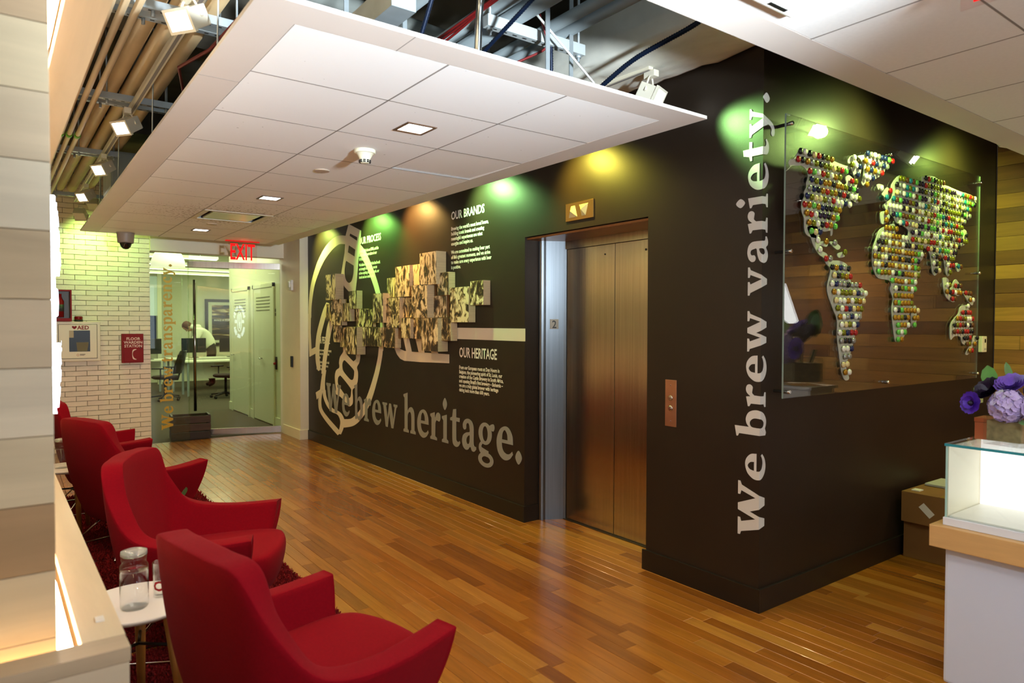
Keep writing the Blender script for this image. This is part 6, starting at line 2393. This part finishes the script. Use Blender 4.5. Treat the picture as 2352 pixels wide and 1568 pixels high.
pipe([(0.80, 2.3, 2.78), (0.76, 3.4, 2.80), (0.72, 3.9, 2.86), (0.80, 4.2, 2.82)], 0.008, pbr('red_cable', '#6d1212', 0.5), 'cable', 'dark red cable drooping behind the left ceiling edge', 'cable')
db = MB().box(0.72, 1.6, 6.9, 7.5, 2.72, 3.05, 0.02).build('duct_box', pbr('grey_duct', '#9aa0a0', 0.5, noise=0.1, nscale=6))
tag(db, 'grey boxed duct above the far left ceiling edge', 'duct')
mb = MB()
for k in range(6):
    mb.box(lx(0.62, 8.4), 0.9, 8.1 + 0.09 * k, 8.14 + 0.09 * k, 2.98 + 0.02 * k, 2.99 + 0.02 * k)
# ------------------------------------------------------------------ open ceiling services, middle gap
# wrapped duct along the elevator wall
def wrapped_duct():
    r = random.Random(4)
    from mathutils import noise as nz
    prof = [(2.70, 3.30), (2.695, 3.12), (2.72, 3.03), (2.80, 2.995), (2.95, 2.99), (3.10, 2.99), (3.185, 3.0), (3.188, 3.30)]
    P = []
    for i in range(len(prof) - 1):
        for t in range(6):
            a, b = prof[i], prof[i + 1]
            P.append((a[0] + (b[0] - a[0]) * t / 6, a[1] + (b[1] - a[1]) * t / 6))
    P.append(prof[-1])
    mb = MB()
    mb.smooth = True
    ny = 150
    y0, y1 = 0.4, 9.0
    for j in range(ny + 1):
        y = y0 + (y1 - y0) * j / ny
        y = y0 + (y1 - y0) * (j / ny) ** 1.3
        for (x, z) in P:
            d = nz.noise(Vector((x * 5, y * 4, z * 5))) * 0.016 + nz.noise(Vector((x * 16, y * 11, z * 16))) * 0.007
            seam = -0.014 * math.exp(-((y % 1.2 - 0.6) / 0.02) ** 2)
            nx_ = -1 if x < 2.73 else 0
            mb.v.append((min(x - nx_ * d * -1 if nx_ else x, 3.19), y, z + (d + seam * -1 if not nx_ else 0)))
    n_ = len(P)
    for j in range(ny):
        for i in range(n_ - 1):
            mb.face((j * n_ + i, j * n_ + i + 1, (j + 1) * n_ + i + 1, (j + 1) * n_ + i))
    mb.smooth = False
    return mb


o = wrapped_duct().build('wrapped_duct', pbr('white_wrap', '#e4e2d6', 0.55, noise=0.08, nscale=5, bump=0.25, bscale=14))
tag(o, 'big duct wrapped in crinkled white insulation along the top of the black wall', 'duct')
M_WPIPE = pbr('white_pipe', '#8d979a', 0.5)
for i, (x, r_, z, y1) in enumerate(((1.62, .028, 3.10, 9.0), (1.90, .040, 3.06, 9.0), (2.04, .045, 3.06, 9.0), (2.26, .030, 3.06, 9.0), (2.36, .030, 3.06, 9.0))):
    pipe([(x, 0.6, z), (x, y1, z)], r_, M_WPIPE, 'pipe', ('first', 'second', 'third', 'fourth', 'fifth')[i] + ' white pipe from the left in the open ceiling above the corner', 'pipe', 'white pipes in the ceiling gap')
t = thing('strut_channel', 'white strut channel carrying the pipes above the ceiling corner', 'strut', (2.1, 2.75, 2.93))
MB().box(1.84, 2.46, 2.70, 2.745, 2.95, 3.005, 0.002).build('channel', pbr('white_strut', '#aab0b0', 0.5), t)
for k in range(9):
    MB().box(1.88 + 0.06 * k, 1.905 + 0.06 * k, 2.718, 2.727, 2.9494, 2.95).build('slot', M_DARK, t)
for x in (1.865, 2.43):
    MB().tube([(x, 2.722, 2.915), (x, 2.722, 3.6)], 0.008, 8).build('threaded_rod', M_GALV, t)
    MB().tube([(x, 2.722, 2.935), (x, 2.722, 2.952)], 0.016, 6).build('nut', M_GALV, t)
M_REDC = pbr('red_cable', '#6d1212', 0.5)
M_BLUC = pbr('blue_armoured_cable', '#101d33', 0.35, 0.4)


def coilcable(pts, r_, mat, label, cat='cable', group=None, bead=True):
    p = []
    for i in range(len(pts) - 1):
        for k in range(10):
            p.append(Vector(pts[i]).lerp(Vector(pts[i + 1]), k / 10))
    p.append(Vector(pts[-1]))
    # smooth
    for _ in range(6):
        p = [p[0]] + [(p[i - 1] + p[i] * 2 + p[i + 1]) / 4 for i in range(1, len(p) - 1)] + [p[-1]]
    if bead:
        q, rr = [], []
        for i in range(len(p) - 1):
            n_ = max(2, int((p[i + 1] - p[i]).length / 0.006))
            for k in range(n_):
                q.append(p[i].lerp(p[i + 1], k / n_))
                rr.append(r_ * (1.0 if len(rr) % 2 else 0.78))
        o = MB().tube(q, rr, 8).build('cable', mat)
    else:
        o = MB().tube(p, r_, 8).build('cable', mat)
    tag(o, label, cat, group)


coilcable([(1.93, 1.9, 3.18), (1.88, 2.3, 3.0), (1.80, 2.7, 2.80), (1.74, 2.9, 2.68)], 0.011, M_BLUC, 'blue armoured cable hanging left of the white strut', group='blue armoured cables')
coilcable([(2.22, 2.75, 3.08), (2.24, 2.72, 2.98), (2.27, 2.75, 2.80), (2.24, 2.85, 2.66)], 0.012, M_BLUC, 'blue armoured cable hanging over the right of the white strut', group='blue armoured cables')
coilcable([(2.62, 1.6, 3.12), (2.66, 2.1, 2.97), (2.60, 2.5, 2.90), (2.50, 2.9, 2.68)], 0.014, M_BLUC, 'blue armoured cable crossing the wrapped duct', group='blue armoured cables')
coilcable([(1.50, 2.1, 3.3), (1.42, 2.4, 3.0), (1.40, 2.6, 2.68)], 0.011, M_BLUC, 'blue armoured cable hanging far left in the gap', group='blue armoured cables')
coilcable([(2.45, 1.2, 3.15), (2.40, 2.2, 3.12), (2.35, 3.2, 3.13)], 0.014, M_WPIPE, 'white flexible conduit beside the dark gap')
for k in range(6):
    rr = random.Random(k)
    coilcable([(1.86 + rr.uniform(-.02, .02), 1.5, 3.10 + rr.uniform(-.02, .03)), (1.80 + rr.uniform(-.03, .03), 2.3, 3.04 + rr.uniform(-.02, .02)), (1.74 + rr.uniform(-.03, .03), 3.0, 2.94 + rr.uniform(-.03, .03)), (1.62, 3.8, 2.90)], 0.006, M_REDC,
              'dark red cable of the bundle running to the white strut, strand %s' % ('one', 'two', 'three', 'four', 'five', 'six')[k], group='red cable bundle', bead=False)
coilcable([(2.12, 2.66, 3.06), (2.20, 2.68, 2.92), (2.02, 2.75, 2.82), (1.85, 2.9, 2.76), (1.75, 3.1, 2.7)], 0.006, M_REDC, 'red wire looping below the white strut', bead=False)
o = MB().tube([(2.04, 2.62, 3.05), (2.45, 2.62, 2.78)], 0.006, 6).build('hanger_wire', M_WPAINT)
tag(o, 'white stick leaning diagonally across the strut', 'rod')
for i, (x, y) in enumerate(((onplane(1258, 100, 1, 2.6).x, 2.6), (onplane(1312, 70, 1, 2.7).x, 2.7), (1.30, 3.1), (1.66, 3.2))):
    o = MB().box(x - 0.012, x + 0.012, y - 0.003, y + 0.003, 2.60, 3.6).build('hanger_strap', M_GALV)
    tag(o, 'flat metal hanger strap, %s' % ('just left of the wrapped duct', 'in front of the wrapped duct', 'far left in the ceiling gap', 'behind the bent steel conduit')[i], 'strap', 'hanger straps')
coilcable([(1.62, 1.8, 3.35), (1.66, 2.35, 3.15), (1.66, 2.5, 2.95), (1.66, 2.52, 2.66)], 0.017, M_CHROME, 'bent bright steel conduit dropping into the ceiling panel', bead=False)
t = thing('cross_pipe', 'large grey pipe crossing the back of the ceiling gap', 'pipe', (1.5, 4.0, 3.3))
MB().tube([(-0.2, 3.6, 3.36), (2.6, 3.86, 3.36)], 0.06, 16).build('pipe_run', pbr('grey_pipe', '#8b8f8a', 0.5), t)
for x in (1.0, 1.7):
    MB().box(x - 0.03, x + 0.03, 3.60, 3.63, 3.30, 3.598).build('clevis', M_GALV, t)
o = MB().box(1.14, 1.24, 2.3, 2.9, 2.70, 2.80).build('steel_channel', M_GALV)
tag(o, 'short bright steel channel at the left of the ceiling gap', 'channel')
# added cool fill lamp that brightens the duct and pipes in the open ceiling
lamp('AREA', 'plenum_fill', (1.8, -0.2, 3.35), (2.45, 3.0, 3.12), 18, (0.62, 0.85, 1.0), 2.0, size_y=0.4)

# added stand for the lamp that replaces the camera flash
ul = thing('added_flash_stand', 'added unseen uplighter with a bowl head, in place of a camera flash', 'floor lamp', (1.30, -0.45, 0))
MB().lathe([(0.15, 0.0005), (0.15, 0.015), (0.02, 0.03)], 1.30, -0.45, 0, 24).build('base', M_DARK, ul)
MB().tube([(1.30, -0.45, 0.03), (1.30, -0.45, 1.70)], 0.012, 10).build('pole', M_DARK, ul)
MB().lathe([(0.02, 1.70), (0.09, 1.74), (0.14, 1.80), (0.135, 1.80), (0.085, 1.745), (0.001, 1.72)], 1.30, -0.45, 0, 24).build('bowl', M_DARK, ul)

# conical floor lamp by the plank wall (its lit shade is mirrored in the acrylic panel)
fl_ = thing('floor_lamp', 'floor lamp with a glowing white cone shade by the plank wall', 'floor lamp', (5.75, 0.42, 0))
MB().lathe([(0.14, 0.0005), (0.14, 0.02), (0.015, 0.03)], 5.75, 0.42, 0, 24).build('base', M_DARK, fl_)
MB().tube([(5.75, 0.42, 0.03), (5.75, 0.42, 1.75)], 0.01, 10).build('pole', M_CHROME, fl_)
MB().lathe([(0.22, 1.55), (0.10, 1.92), (0.095, 1.92), (0.213, 1.55)], 5.75, 0.42, 0, 32).build('lamp_shade', emitter('lit_shade', (1.0, 0.98, 0.95), 5.0), fl_)
